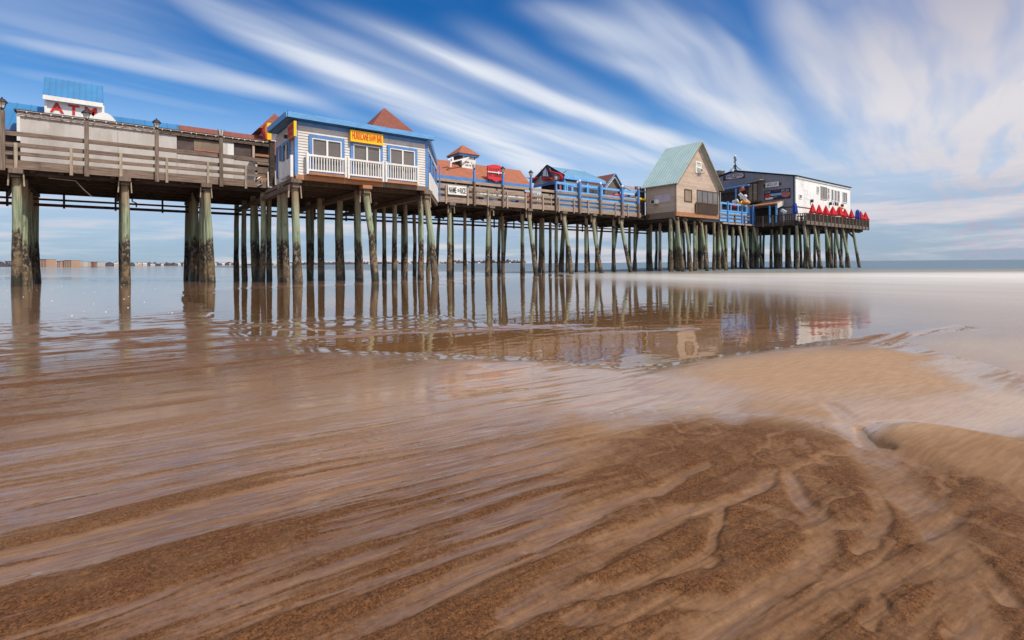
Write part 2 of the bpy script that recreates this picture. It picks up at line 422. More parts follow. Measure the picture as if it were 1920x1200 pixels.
# bents beyond and under the gable house
for x in (44.2, 47.0, 50.6):
    pile(pier, x, -2.75, (.15, -.55)); pile(pier, x - .3, -2.2)
    for y in (.2, 3.2, 6.2, 7.9): pile(pier, x + random.uniform(-.25, .25), y, (0, .7 if y > 7 else 0))
    box('pile_cap', 'wood_dark', pier, x - .16, x + .16, -3.0, 8.3, 4.9, 5.1)
    MB().beam((x - .5, -2.9, 5.0), (x - .15, -2.9, 4.35), .06, .14, (0, 1, 0)).build('brace', 'wood_post', pier)
for px in (1268, ):
    x = fx(px, -2.75); pile(pier, x + .1, -2.8, (.2, -.5), 1.15); pile(pier, x - .25, -2.3, (0, 0), 1.1)
    box('pile_cap', 'wood_dark', pier, x - .16, x + .16, -3.0, 8.3, 4.9, 5.1)
    MB().beam((x - .6, -2.9, 5.1), (x - .15, -2.9, 4.5), .06, .14, (0, 1, 0)).build('brace', 'wood_post', pier)
# pipes and cables slung under the deck
for y, z, r in ((7.2, 4.72, .06), (7.3, 4.42, .085)):
    MB().tube([(-12, y, z), (10, y, z - .02), (30, y, z), (END, y, z)], r, 8).build('pipe', 'rust', pier)
for i in range(22):
    x = -9 + i * 2.35; MB().beam((x, 7.25, 4.25), (x, 7.25, 5.2), .1, .1).build('pipe_hanger', 'wood_dark', pier)
    if i % 3 == 1:
        MB().tube([(x + .8, 6.9, 5.1), (x + .8, 6.9, 4.85), (x + 1.0, 6.9, 4.75), (x + 1.0, 6.9, 4.5)], .04, 6).build('drain_pipe', 'rust', pier)
MB().tube([(fx(482, -.12), -.12, 5.75), (fx(490, -.12), -.12, 5.95), (fx(493, -.12), -.12, 5.55), (fx(484, -.12), -.12, 5.4)], .035, 8).build('drain_pipe', 'steel', pier)
MB().tube([(fx(503.5, -.14), -.14, 6.25), (fx(503.5, -.14), -.14, 5.4), (fx(512, -.14), -.14, 5.36), (fx(513, -.14), -.14, 5.15)], .045, 8).build('drain_pipe', 'white', pier)
MB().tube([(-2.2, 1.0, 5.15), (-1.2, 1.0, 5.1), (-.9, 1.0, 4.7), (-.6, 1.2, 4.4)], .03, 6).build('drain_pipe', 'steel', pier)

# ------------------------------------------------------------------ railings
def railing(name, x0, x1, y, posts, label, mat='wood_old', top=(6.8, 7.0), rails=((6.3, 6.5), (5.93, 6.1))):
    r = thing(name, ((x0 + x1) / 2, y, 5.7), label, 'railing')
    MB().box(x0, x1, y - .03, y + .04, *top).build('top_rail', mat, r)
    for z0, z1 in rails: MB().box(x0, x1, y - .02, y + .03, z0, z1).build('rail', mat, r)
    for x, z1 in posts: MB().box(x - .06, x + .06, y - .115, y - .043, 5.2, z1).build('post', 'wood_pale', r)
    return r
P = [(fx(p, -.08), 6.48) for p in (31, 135, 228, 314, 391, 462)]
railing('wooden_railing', -12, 7.3, 0, P + [(-5.6, 6.48), (-8, 6.48)], 'grey weathered wooden railing in front of the long white boarded stall')
P = [(fx(p, -.08), 6.5) for p in (837.5, 878, 916, 952, 987, 1019)]
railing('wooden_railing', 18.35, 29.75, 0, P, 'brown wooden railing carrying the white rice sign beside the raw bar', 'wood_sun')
P = [(fx(p, -.08), 6.45) for p in (1048.5, 1077, 1104, 1155, 1178)]
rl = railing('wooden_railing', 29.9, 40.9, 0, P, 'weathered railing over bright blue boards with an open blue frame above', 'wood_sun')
MB().box(29.9, 40.8, .09, .13, 5.72, 6.95).build('blue_board_panel', 'blue_boards', rl)
MB().box(29.9, 40.8, .05, .13, 7.6, 7.8).build('upper_rail', 'sky_blue', rl)
MB().box(29.9, 40.8, .05, .15, 6.95, 7.12).build('middle_rail', 'sky_blue', rl)
for px in (1060.5, 1064, 1073, 1102.5, 1130):
    x = fx(px, .1); MB().box(x - .07, x + .07, .06, .12, 7.12, 7.6).build('upright', 'sky_blue', rl)
# boards behind the rice railing
sc = thing('board_screen', (24, .5, 5.56), 'grey weathered board screen behind the rice sign railing', 'screen')
MB().box(18.4, 29.7, .42, .5, 5.56, 6.72).build('board_wall', 'grey_boards', sc)
for i in range(16):
    xq = fx(894, .4) + i * .31; MB().box(xq, xq + .29, .36, .418, 5.62, 6.45 - .05 * (i % 3)).build('white_board', 'white' if i % 4 else 'ply', sc)
MB().box(fx(985, .4), fx(995, .4), .36, .418, 5.62, 6.7).build('red_board', 'curtain_red', sc)
for px in (1008.5, 1012.5):
    x = fx(px, .4); MB().box(x - .07, x + .07, .37, .418, 5.65, 6.72).build('white_strip', 'white', sc)
for i, px in enumerate((902.5, 921, 938.5, 963, 969)):
    x = fx(px, .3)
    o = MB().box(x - .16, x + .16, .2, .5 - .16, 5.56, 5.92).box(x - .13, x + .13, .185, .2, 5.6, 5.86).build('crate', 'navy' if i % 2 == 0 else 'blue')
    tag(o, ('dark box under the white panel, first from the rice sign', 'blue box under the white panel behind the railing', 'dark box at the end of the white panel below the red sign',
            'small blue box beyond the white panel', 'dark box nearest to the red board behind the railing')[i], 'box', 'boxes on the deck behind the railing')

# second blue fence beyond the gable house
x0, x1 = fx(1351, 0), fx(1417, 0)
bf = thing('blue_fence', ((x0 + x1) / 2, 0, 5.5), 'light blue patio fence between the gable house and the brown end deck', 'fence')
MB().box(x0, fx(1402, 0), .03, .08, 5.6, 6.75).build('board_panel', 'blue_boards', bf)
MB().box(x0, fx(1402, 0), .0, .1, 7.6, 7.8).build('upper_rail', 'sky_blue', bf)
MB().box(x0, fx(1402, 0), -.01, .11, 6.75, 6.92).build('middle_rail', 'sky_blue', bf)
for z in (6.35, 5.95): MB().box(x0, fx(1406, 0), -.03, .02, z, z + .14).build('rail', 'wood_old', bf)
for px in (1353.5, 1365, 1371.5, 1385, 1391.5, 1400, 1402.5, 1412.5):
    x = fx(px, 0); w = .11 if px in (1365, 1391.5, 1412.5) else .06
    MB().box(x - w, x + w, -.09 if w > .1 else -.02, .09, 5.3 if w > .1 else 6.92, 7.95 if w > .1 else 7.6).build('post', 'blue' if w > .1 else 'sky_blue', bf)
for px in (1378, 1396):
    x = fx(px, 0); MB().box(x - .09, x + .09, -.12, -.035, 5.3, 6.5).build('post', 'wood_post', bf)
MB().box(fx(1404, .4), fx(1416, .4), .35, .45, 5.5, 7.6).build('dark_board', 'blue', bf)
box('deck_edge', 'wood_pale', bf, x0, x1, -.06, .1, 5.3, 5.5)

# ------------------------------------------------------------------ lamp posts
def lamp(name, x, label, blue=False, cap=True, post_top=7.84):
    t = thing(name, (x, -.13, 5.2), label, 'lamp post', 'lamp posts along the pier railing')
    pm = 'wood_post'
    zb = 5.2
    if blue:
        MB().box(x - .07, x + .07, -.2, -.06, 5.2, 6.95).build('lower_post', 'wood_post', t)
        MB().box(x - .072, x + .072, -.202, -.058, 6.95, post_top).build('post', 'blue', t)
    else: MB().box(x - .085, x + .085, -.21, -.05, zb, post_top).build('post', pm, t)
    c = (x, -.13, post_top)
    la = MB().lathe([(.05, 0), (.07, .03), (.04, .06), (.09, .10), (.085, .12)], c, 8).build('lantern_base', 'black', t)
    if cap:
        MB().lathe([(.085, .12), (.145, .36)], c, 6, False).build('lantern_glass', 'lamp_glass', t)
        MB().lathe([(.21, .355), (.19, .40), (.10, .50), (.04, .53), (.03, .58), (.0, .60)], c, 8).build('lantern_cap', 'black', t)
        mb = MB()
        for k in range(6):
            a = math.pi * 2 * (k + .5) / 6; mb.beam((x + .088 * math.cos(a), -.13 + .088 * math.sin(a), post_top + .11), (x + .15 * math.cos(a), -.13 + .15 * math.sin(a), post_top + .37), .014, .014)
        mb.build('lantern_frame', 'black', t)
    else:
        MB().lathe([(.085, .12), (.15, .40), (.13, .41)], c, 6, False).build('lantern_glass', 'lamp_glass', t)
        mb = MB()
        for k in range(6):
            a = math.pi * 2 * (k + .5) / 6; mb.beam((x + .09 * math.cos(a), -.13 + .09 * math.sin(a), post_top + .1), (x + .17 * math.cos(a), -.13 + .17 * math.sin(a), post_top + .46), .014, .014)
        mb.build('lantern_frame', 'black', t)
    return t
lamp('lamp_post', fx(6, -.13), 'wooden lamp post with black capped lantern in front of the low blue roof')
lamp('lamp_post', fx(164, -.13), 'wooden lamp post with black capped lantern covering the letter M')
lamp('lamp_post', fx(295.5, -.13), 'wooden lamp post with black capped lantern where the blue roof ridge runs')
lamp('lamp_post', fx(416, -.13), 'wooden lamp post with capless white lantern before the dark stall opening', cap=False)
lamp('lamp_post', fx(890.5, -.13), 'blue lamp post with broken capless lantern beside the cupola', True, False)
lamp('lamp_post', fx(944, -.13), 'blue lamp post with black capped lantern at the red sign', True)
lamp('lamp_post', fx(996.5, -.13), 'blue lamp post with black capped lantern left of the lobster figure', True)
lamp('lamp_post', fx(1043.5, -.13), 'blue lamp post with capless white lantern at the corner of the blue fence', True, False, 7.75)
for px, l in ((1088, 'middle'), (1127, 'third'), (1167.5, 'fourth'), (1198, 'last')):
    x = fx(px, -.13)
    t = thing('fence_post', (x, -.13, 5.2), {'middle': 'blue topped fence post in front of the patio windows', 'third': 'blue topped fence post at the right end of the patio roof',
        'fourth': 'blue topped fence post in front of the brown shed gable', 'last': 'blue corner post of the fence beside the gable house'}[l], 'post', 'blue topped posts of the patio fence')
    MB().box(x - .1, x + .1, -.22, -.05, 5.2, 6.6).build('lower_post', 'wood_post', t)
    MB().box(x - .1, x + .1, -.221, -.049, 6.6, 7.95).build('upper_post', 'blue', t)
    MB().lathe([(.09, 0), (.11, .06), (.11, .18), (.05, .22)], (x, -.13, 7.95), 8).build('post_lamp', 'white' if l != 'last' else 'steel', t)

# ------------------------------------------------------------------ roof helpers
def rib_roof(name, mat, parent, a, b, c, d, pitch=.42, th=.06, rib=.035):
    """metal roof slope a-b along the eave, d-c along the ridge, with standing seams"""
    a, b, c, d = map(Vector, (a, b, c, d)); n = (b - a).cross(d - a).normalized()
    if n.z < 0: n = -n
    mb = MB().prism([a, b, c, d], n * th)
    L = (b - a).length; k = max(2, int(L / pitch))
    for i in range(k + 1):
        t = min(max(i / k, .004), .996); p, q = a.lerp(b, t) + n * (th + rib / 2 - .003), d.lerp(c, t) + n * (th + rib / 2 - .003)
        mb.beam(p, q, .035, rib, n)
    return mb.build(name, mat, parent)
def slab(name, mat, parent, pts, th=.08):
    pts = [Vector(p) for p in pts]; n = (pts[1] - pts[0]).cross(pts[2] - pts[0]).normalized()
    if n.z < 0: n = -n
    return MB().prism(pts, n * th).build(name, mat, parent)
def pyramid(name, mat, parent, cx, cy, hw, z0, z1):
    return MB().add([(cx - hw, cy - hw, z0), (cx + hw, cy - hw, z0), (cx + hw, cy + hw, z0), (cx - hw, cy + hw, z0), (cx, cy, z1)],
                    [(0, 1, 4), (1, 2, 4), (2, 3, 4), (3, 0, 4), (3, 2, 1, 0)]).build(name, mat, parent)
def window(parent, p0, p1, y, frame='white', pane='glass_dark', nx=1, nz=1, fw=.06, out=.05, name='window'):
    """window on a wall facing -Y between pixels-derived (x, z) corners p0 and p1"""
    (x0, z0), (x1, z1) = p0, p1
    if x0 > x1: x0, x1 = x1, x0
    if z0 > z1: z0, z1 = z1, z0
    mb = MB(); mb.box(x0, x0 + fw, y - out, y, z0, z1); mb.box(x1 - fw, x1, y - out, y, z0, z1)
    mb.box(x0 + fw, x1 - fw, y - out, y, z0, z0 + fw); mb.box(x0 + fw, x1 - fw, y - out, y, z1 - fw, z1)
    for i in range(1, nx):
        xm = x0 + (x1 - x0) * i / nx; mb.box(xm - fw * .55, xm + fw * .55, y - out + .004, y, z0 + fw, z1 - fw)
    for i in range(1, nz):
        zm = z0 + (z1 - z0) * i / nz; mb.box(x0 + fw, x1 - fw, y - out + .01, y, zm - fw * .4, zm + fw * .4)
    f = mb.build(name, frame, parent)
    MB().box(x0 + fw, x1 - fw, y - .012, y - .002, z0 + fw, z1 - fw).build('pane', pane, f)
    return f

# ------------------------------------------------------------------ ATM building with blue roof
atm = thing('atm_building', (-2, 4, 5.56), 'building under a long blue metal roof with a small roofed ATM tower', 'building')
xr = fx(335, 6.0); ZR = fz(335, 236, 6.0); ZE = 7.78
box('wall', 'brown', atm, -9, xr, 3.5, 8.3, 5.56, 7.75)
rib_roof('roof', 'blue_roof', atm, (-9.3, 2.9, ZE), (xr, 2.9, ZE), (xr, 6.0, ZR), (-9.3, 6.0, ZR), .55)
rib_roof('roof', 'blue_roof', atm, (-9.3, 9.1, ZE), (xr, 9.1, ZE), (xr, 6.0, ZR), (-9.3, 6.0, ZR), .55)
box('fascia', 'blue', atm, -9.3, fx(45, 2.9), 2.84, 2.9, ZE - .2, ZE + .06)
TY = 4.0
tx0, tx1 = fx(88, TY), fx(196, TY)
tz0 = fz(83, 179, TY - .22); tx0e, tx1e = fx(82.5, TY - .22), fx(195.5, TY - .22); tt = tz0 - .05
tw = box('tower_wall', 'white', atm, tx0, tx1, TY, TY + 1.6, 7.8, tt)
MB().box(tx0 - .05, tx0 + .05, TY - .06, TY - .001, 7.8, tt).build('corner_trim', 'white', tw)
MB().box(tx1 - .06, tx1 + .04, TY - .06, TY - .001, 7.8, tt).build('corner_trim', 'white', tw)
for yy in (TY - .22, TY + 1.82):
    rib_roof('tower_roof', 'blue_roof', atm, (tx0e, yy, tz0), (tx1e, yy, tz0), (tx1e, TY + .8, tz0 + 1.2), (tx0e, TY + .8, tz0 + 1.2), .24, .05)
for xx, dd in ((tx1 - .02, -.1), (tx0 + .02, .1)):
    MB().prism([(xx, TY, tt), (xx, TY + 1.6, tt), (xx, TY + .8, tz0 + 1.0)], (dd, 0, 0)).build('tower_gable', 'brown', atm)
box('tower_fascia', 'white', atm, tx0e, tx1e, TY - .27, TY - .222, tz0 - .2, tz0 + .03)
x, z = fxz(93.5, 191.5, TY); z0 = fz(183, 222, TY)
text('lettering', 'A T M', 'red', tw, (x, TY, z0 + .02), (1, 0, 0), (0, 0, 1), fx(184, TY) - x, z - z0, .03, .03)
c = at(1, 195, 212, 3.2); z0 = fz(188, 236, 3.2) - .6; hw = (fx(227, 3.2) - fx(163, 3.2)) / 2
o = MB(); o.prism([(c[0] - math.cos(a) * hw, 3.05, z0 + math.sin(a) * (c[2] - z0)) for a in np.linspace(0, math.pi, 17)], (0, .75, 0))
ob = o.build('hood', 'dome'); tag(ob, 'white rounded hood rising behind the stall roof next to ATM', 'hood')

# ------------------------------------------------------------------ long white boarded stall
st = thing('boarded_stall', (2, 2.5, 5.56), 'long low stall with off white boarded front and dark openings behind the railing', 'stall')
Y = 2.2
KZ = (32 + Y) / 32.9
def zs(z): return .9 + (z - .9) * KZ
xl, xrr = fx(34, Y), fx(511, Y)
def panel(px0, px1, mat, z0=5.0, z1=7.9, y=Y, th=.05, name='front_panel'):
    return box(name, mat, st, fx(px0, y), fx(px1, y) - .012, y, y + th, max(zs(z0), 5.565), zs(z1))
panel(40, 164, 'ply'); panel(164, 223, 'ply'); panel(223, 297, 'ply'); panel(297, 333.5, 'ply'); panel(418, 440.5, 'ply')
panel(428, 440, 'white', 6.95, 7.8, Y - .012, .01, 'paper')
panel(333.5, 417.5, 'brown', 6.9, 7.9, Y + .1); panel(440.5, 475, 'brown', 6.9, 7.9, Y + .1)
panel(333.5, 417.5, 'ply', 5.0, 6.9); panel(440.5, 484, 'ply', 5.0, 6.9)
panel(365, 413, 'tan', 7.28, 7.82, Y + .06, .03, 'poster'); panel(365, 413, 'curtain_red', 7.22, 7.28, Y + .055, .04, 'poster_stripe')
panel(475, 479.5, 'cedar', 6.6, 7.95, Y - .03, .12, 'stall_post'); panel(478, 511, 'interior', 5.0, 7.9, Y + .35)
for z0, z1, mt_ in ((7.28, 7.42, 'wood_new'), (6.8, 6.95, 'wood_old'), (6.3, 6.45, 'wood_old'), (5.85, 6.05, 'wood_new')): panel(480, 508, mt_, z0, z1, Y, .3, 'shelf')
box('end_board', 'white', st, fx(33.5, Y), fx(40, Y), Y - .06, Y + .05, zs(6.75), zs(7.92))
box('header_board', 'peel', st, xl, fx(296, Y), Y - .08, Y, zs(7.9), zs(8.12))
box('header_board', 'wood_old', st, fx(296, Y), xrr, Y - .08, Y, zs(7.9), zs(8.12))
MB().prism([(xl - .1, Y - .16, zs(8.12)), (xl - .1, 2.84, zs(8.14)), (xl - .1, 2.84, zs(8.2)), (xl - .1, Y - .16, zs(8.19))], (xrr - xl + .1, 0, 0)).build('roof', 'wood_dark', st)
mb = MB()
for i in range(26):
    x = xl + .4 + i * (xrr - xl - .6) / 26 + random.uniform(-.1, .1); mb.lathe([(.015, 0), (.03, -.03), (.03, -.06), (.01, -.08)], (x, Y - .2, zs(8.12)), 6)
mb.tube([(xl, Y - .2, zs(8.12)), (xrr, Y - .2, zs(8.12))], .012, 5)
mb.build('string_light', 'lamp_glass', st)
box('back_wall', 'brown', st, xl, xrr, 2.72, 2.8, 5.57, zs(8.1))
# dark corner post at the end of the stall
o = MB().box(fx(511, .5) - .12, fx(511, .5) + .14, .4, .62, 5.2, 8.1).box(fx(511, .5) - .16, fx(511, .5) + .17, .37, .65, 8.1, 8.16).build('corner_post', 'wood_dark')
tag(o, 'dark timber post where the boarded stall meets the raw bar', 'post')

# red roof continuing from the ATM building
rr = thing('red_roofed_hall', (9, 5, 5.56), 'hall with dull red shingle roof and two pyramid turrets behind the raw bar', 'building')
slab('roof', 'old_shingle', rr, [(xr + .02, 2.9, ZE), (19.3, 2.9, ZE), (19.3, 6.0, ZR - .02), (xr + .02, 6.0, ZR - .02)])
slab('roof', 'old_shingle', rr, [(xr + .02, 9.1, ZE), (19.3, 9.1, ZE), (19.3, 6.0, ZR - .02), (xr + .02, 6.0, ZR - .02)])
box('wall', 'siding', rr, xr + .05, 19.2, 3.5, 8.3, 5.56, 7.76)
MB().prism([(19.18, 3.5, 7.76), (19.18, 8.3, 7.76), (19.18, 6.0, 9.4)], (-.1, 0, 0)).build('gable', 'siding', rr)
px, pz = fxz(514.5, 212.5, 6.0); tu = box('turret', 'siding', rr, px - .8, px + .8, 5.2, 6.8, 8.0, 9.95)
pyramid('turret_roof', 'old_shingle', tu, px, 6.0, 1.25, 9.9, pz)
px, pz = fxz(720.5, 202, 6.0); tu = box('turret', 'siding', rr, px - 1.7, px + 1.7, 4.3, 7.7, 8.2, 10.45)
pyramid('turret_roof', 'old_shingle', tu, px, 6.0, 2.35, 10.4, pz)

# ------------------------------------------------------------------ raw bar
rb = thing('raw_bar', (11, -3, 5.0), 'grey white clapboard bar with blue trim and blue roof built out over the beach', 'building')
xa, xb = fx(556, RB), fx(800.5, RB)
zb, ze = 5.28, 7.85
def clap(name, mat, parent, p0, p1, z0, z1, pitch=.135, th=.035):
    """lapped siding between two ground points, facing to the right hand of p0->p1"""
    p0, p1 = Vector((*p0, 0)), Vector((*p1, 0)); d = (p1 - p0).normalized(); n = Vector((d.y, -d.x, 0)); mb = MB()
    k = int(round((z1 - z0) / pitch)); h = (z1 - z0) / k
    for i in range(k):
        a = z0 + i * h
        mb.prism([p0 + Vector((0, 0, a)), p0 + n * th + Vector((0, 0, a)), p0 + n * .008 + Vector((0, 0, a + h)), p0 + Vector((0, 0, a + h))], p1 - p0)
    return mb.build(name, mat, parent)
core = MB().prism([(xa, RB, zb), (xb, RB, zb), (18.2, -.05, zb), (18.2, 1.2, zb), (8.5, 1.2, zb), (8.5, -2.4, zb), (xa, -2.4, zb)], (0, 0, ze - zb)).build('wall_core', 'siding', rb)
clap('front_wall', 'siding', rb, (xa, RB), (xb, RB), zb, ze)
clap('side_wall', 'siding', rb, (xa, -2.4), (xa, RB), zb - .1, ze)
for x in (xa, xb):
    MB().box(x - .06, x + .09, RB - .055, RB + .06, zb - .1, ze).build('corner_trim', 'blue', rb)
MB().box(xa - .055, xa - .002, RB - .02, RB + .16, zb - .1, ze).build('corner_trim', 'blue', rb)
MB().box(xa, xb, RB - .06, RB - .002, ze - .2, ze).build('frieze', 'blue', rb)
# floor frame
box('floor_beam', 'wood_new', rb, xa - .02, fx(715, RB), RB - .08, RB + .1, 5.03, zb - .004)
box('floor_beam', 'wood_post', rb, fx(715, RB), xb + .1, RB - .08, RB + .1, 5.03, zb - .004)
box('floor_beam', 'wood_old', rb, xa - .04, xa + .1, RB + .1, 0, 5.0, zb - .1)
MB().beam((xb, RB, 5.13), (18.3, 0, 5.13), .14, .3).build('floor_beam', 'wood_post', rb)
MB().prism([(xa + .1, RB + .1, 5.14), (xb - .05, RB + .1, 5.14), (18.1, -.1, 5.14), (xa + .1, -.1, 5.14)], (0, 0, .1)).build('floor', 'wood_deck', rb)
for i in range(6):
    y = RB + .7 + i * .9; box('joist', 'wood_deck', rb, xa + .1, xb + (y - RB) * .6, y - .06, y + .06, 4.86, 5.138)
# roof: low hip
zq = ze + .02
EV = [Vector(p) for p in ((xa - .45, RB - .34, zq), (xb + .34, RB - .34, zq), (xb + .22, RB + .05, zq), (18.36, .06, zq), (18.36, 1.6, zq), (8.3, 1.6, zq), (8.3, -2.65, zq), (xa - .45, -2.65, zq))]
Rg0, Rg1 = Vector((xa + 2.4, -2.6, ze + .66)), Vector((xb - .4, -2.2, ze + .66))
top = [p + Vector((0, 0, .26)) for p in EV]; n = len(EV)
vs = top + [Rg0, Rg1] + EV; ia, ib = n, n + 1; e0 = n + 2
fs_ = [(0, 1, ib, ia), (1, 2, ib), (2, 3, ib), (3, 4, ib), (4, 5, ia, ib), (5, 6, ia), (6, 7, ia), (7, 0, ia), tuple(range(e0 + n - 1, e0 - 1, -1))]
roof = MB().add(vs, fs_).build('roof', 'blue_roof', rb)
mb = MB()
for i in range(34):
    q = i / 33; a = top[0].lerp(top[1], q); b = Rg0.lerp(Rg1, q); mb.beam(a + Vector((0, 0, .02)), a.lerp(b, .97) + Vector((0, 0, .02)), .05, .05)
for i in range(12):
    q = i / 11; a = top[0].lerp(top[7], q); mb.beam(a + Vector((0, 0, .02)), a.lerp(Rg0, .9) + Vector((0, 0, .02)), .05, .05)
mb.build('roof_seams', 'blue_roof', roof)
for i in range(n):
    a, b = EV[i], EV[(i + 1) % n]; d = (b - a).normalized(); nn = Vector((d.y, -d.x, 0))
    MB().prism([a + Vector((0, 0, .02)), a + nn * .05 + Vector((0, 0, .02)), a + nn * .08 + Vector((0, 0, .27)), a + Vector((0, 0, .27))], b - a).build('fascia', 'sky_blue' if i in (0, 7) else 'blue', rb)
# front windows with blue frames, sliding sashes and white balustrades
for k, (wx0, wx1, wy, rx0, rx1, ry0, ry1) in enumerate(((578.5, 646.5, 252.5, 578.2, 649.5, 288.6, 326.3), (656, 718, 264, 655, 719.6, 297, 335), (725.2, 782.5, 272, 725.5, 785, 305, 341.5))):
    x0, zt = fxz(wx0, wy, RB); x1 = fx(wx1, RB); z0 = 5.42
    w = window(rb, (x0, z0), (x1, zt), RB - .035, 'blue', 'glass_grey', 1, 1, .15, .06)
    a, b = x0 + .15, x1 - .15
    mb = MB()
    for q0, q1 in ((a, a + .04), ((a + b) / 2 - .045, (a + b) / 2 + .045), (b - .06, b)): mb.box(q0, q1, RB - .10, RB - .048, z0 + .15, zt - .15)
    mb.box(a, b, RB - .099, RB - .048, zt - .2, zt - .151)
    mb.build('sash', 'white', w)
    # balustrade
    g0, g1 = fx(rx0, RB - .25), fx(rx1, RB - .25); yb = RB - .22
    zr = fz(rx0, ry0, yb); zf = fz(rx0, ry1, yb)
    bl = MB().box(g0, g1, yb - .04, yb + .04, zr - .1, zr).box(g0, g1, yb - .03, yb + .03, zf + .17, zf + .25).build('balustrade', 'white', rb)
    for gx in (g0, g1): MB().box(gx - .055, gx + .055, yb - .06, yb + .06, zf, zr + .06).build('newel', 'white', bl)
    mb = MB(); n = 14
    for i in range(1, n): gx = g0 + (g1 - g0) * i / n; mb.box(gx - .022, gx + .022, yb - .022, yb + .022, zf + .25, zr - .1)
    mb.build('baluster_panel', 'white', bl)
    box('ledge', 'wood_new', rb, g0 + .05, g1 - .05, RB - .3, RB - .06, zf - .02, zf + .1)
x0, x1 = fx(657.3, RB - .1), fx(718, RB - .1); zs0, zs1 = fz(657.3, 265.5, RB - .1), fz(657.3, 244.2, RB - .1)
sg = box('sign', 'yellow', rb, x0, x1, RB - .24, RB - .062, zs0, zs1)
text('lettering', 'HURRICANE RAW BAR', 'red', sg, (x0 + .09, RB - .24, zs0 + .12), (1, 0, 0), (0, 0, 1), x1 - x0 - .16, zs1 - zs0 - .2, .012, .016)
# shaded side wall: two windows, solid white balcony panel, orange sign
for p0, p1 in ((521, 529), (533, 546)):
    ya, yb = fyz(p0, 290, xa)[0], fyz(p1, 290, xa)[0]
    mb = MB(); z0, z1 = 5.5, 7.1
    mb.box(xa - .1, xa - .04, ya, ya - .14, z0, z1).box(xa - .1, xa - .04, yb, yb + .14, z0, z1).box(xa - .1, xa - .04, ya - .14, yb + .14, z1 - .14, z1)
    w = mb.build('window', 'blue', rb)
    box('pane', 'glass_dark', w, xa - .06, xa - .045, ya - .14, yb + .14, z0, z1 - .14)
    ym = (ya + yb) / 2; box('sash', 'white', w, xa - .09, xa - .061, ym - .05, ym + .05, z0, z1 - .14)
ya, yb = fyz(527.5, 300, xa - .3)[0], fyz(548, 300, xa - .3)[0]
bp = box('balcony_panel', 'white', rb, xa - .34, xa - .3, ya, yb, 5.2, 5.98)
for y in (ya, yb): box('newel', 'white', bp, xa - .4, xa - .28, y - .07, y + .07, 5.05, 6.07)
ya, yb = fyz(541, 245, xa - .15)[0], fyz(552.5, 245, xa - .15)[0]
so = box('side_sign', 'orange', rb, xa - .2, xa - .08, ya, yb, 7.0, 7.72)
box('sign_edge', 'yellow', so, xa - .2, xa - .08, yb - .06, yb - .002, 7.0, 7.721)
text('lettering', 'HURRICANE\nRAW BAR', 'red', so, (xa - .2, ya - .1, 7.1), (0, -1, 0), (0, 0, 1), ya - yb - .2, .5, .012, .03)
MB().box(xa - .3, xa - .05, ya + .12, ya + .32, 7.15, 7.3).build('wall_lamp', 'black', rb)
# slanted bright wall on the seaward side with windows and white skirt
A, B = Vector((xb, RB, 0)), Vector((18.3, 0, 0)); dd = (B - A).normalized(); nn = Vector((dd.y, -dd.x, 0))
clap('angled_wall', 'white', rb, (A.x, A.y), (B.x, B.y), zb, ze)
MB().beam(A.lerp(B, .12) + nn * .1 + Vector((0, 0, 5.72)), A.lerp(B, .99) + nn * .1 + Vector((0, 0, 5.72)), .08, 1.0).build('skirt_board', 'white', rb)
for t0, t1 in ((.12, .3), (.4, .6), (.7, .9)):
    a, b = A.lerp(B, t0) + nn * .06, A.lerp(B, t1) + nn * .06
    mb = MB()
    for z in (6.3, 7.4): mb.beam(a + Vector((0, 0, z)), b + Vector((0, 0, z)), .06, .12)
    for p in (a, b): mb.beam(p + Vector((0, 0, 6.24)), p + Vector((0, 0, 7.46)), .12, .06, nn)
    w = mb.build('window', 'blue', rb)
    MB().beam(a + Vector((0, 0, 6.85)) - nn * .02, b + Vector((0, 0, 6.85)) - nn * .02, .01, 1.0).build('pane', 'glass_dark', w)
q = A.lerp(B, .97) + nn * .25
MB().tube([(q.x, q.y, 5.4), (q.x, q.y, 7.8)], .045, 8).build('downpipe', 'blue', rb)

# yellow hot dog sign on the stall roof
hs = thing('hot_dog_sign', (7.4, .6, 8.1), 'upright yellow sign with hot dogs on its face above the stall end', 'sign')
x, zt = fxz(504.5, 230.5, .3); z0 = fz(504.5, 262, .3)
MB().box(x - .1, x + .12, .28, .85, z0, zt).build('sign_box', 'yellow', hs)
for yy in (.42, .56, .70):
    MB().tube([(x - .16, yy, z0 + .05), (x - .26, yy + .02, (z0 + zt) / 2), (x - .16, yy, zt - .1)], [.05, .075, .05], 8).build('sausage', 'red', hs)
for yy in (.35, .49, .63, .77):
    MB().tube([(x - .12, yy, z0 + .02), (x - .17, yy, (z0 + zt) / 2), (x - .12, yy, zt - .06)], [.06, .085, .06], 8).build('bun', 'orange', hs)
box('sign_foot', 'white', hs, x - .05, x + .1, .45, .6, 8.1, z0 - .002)

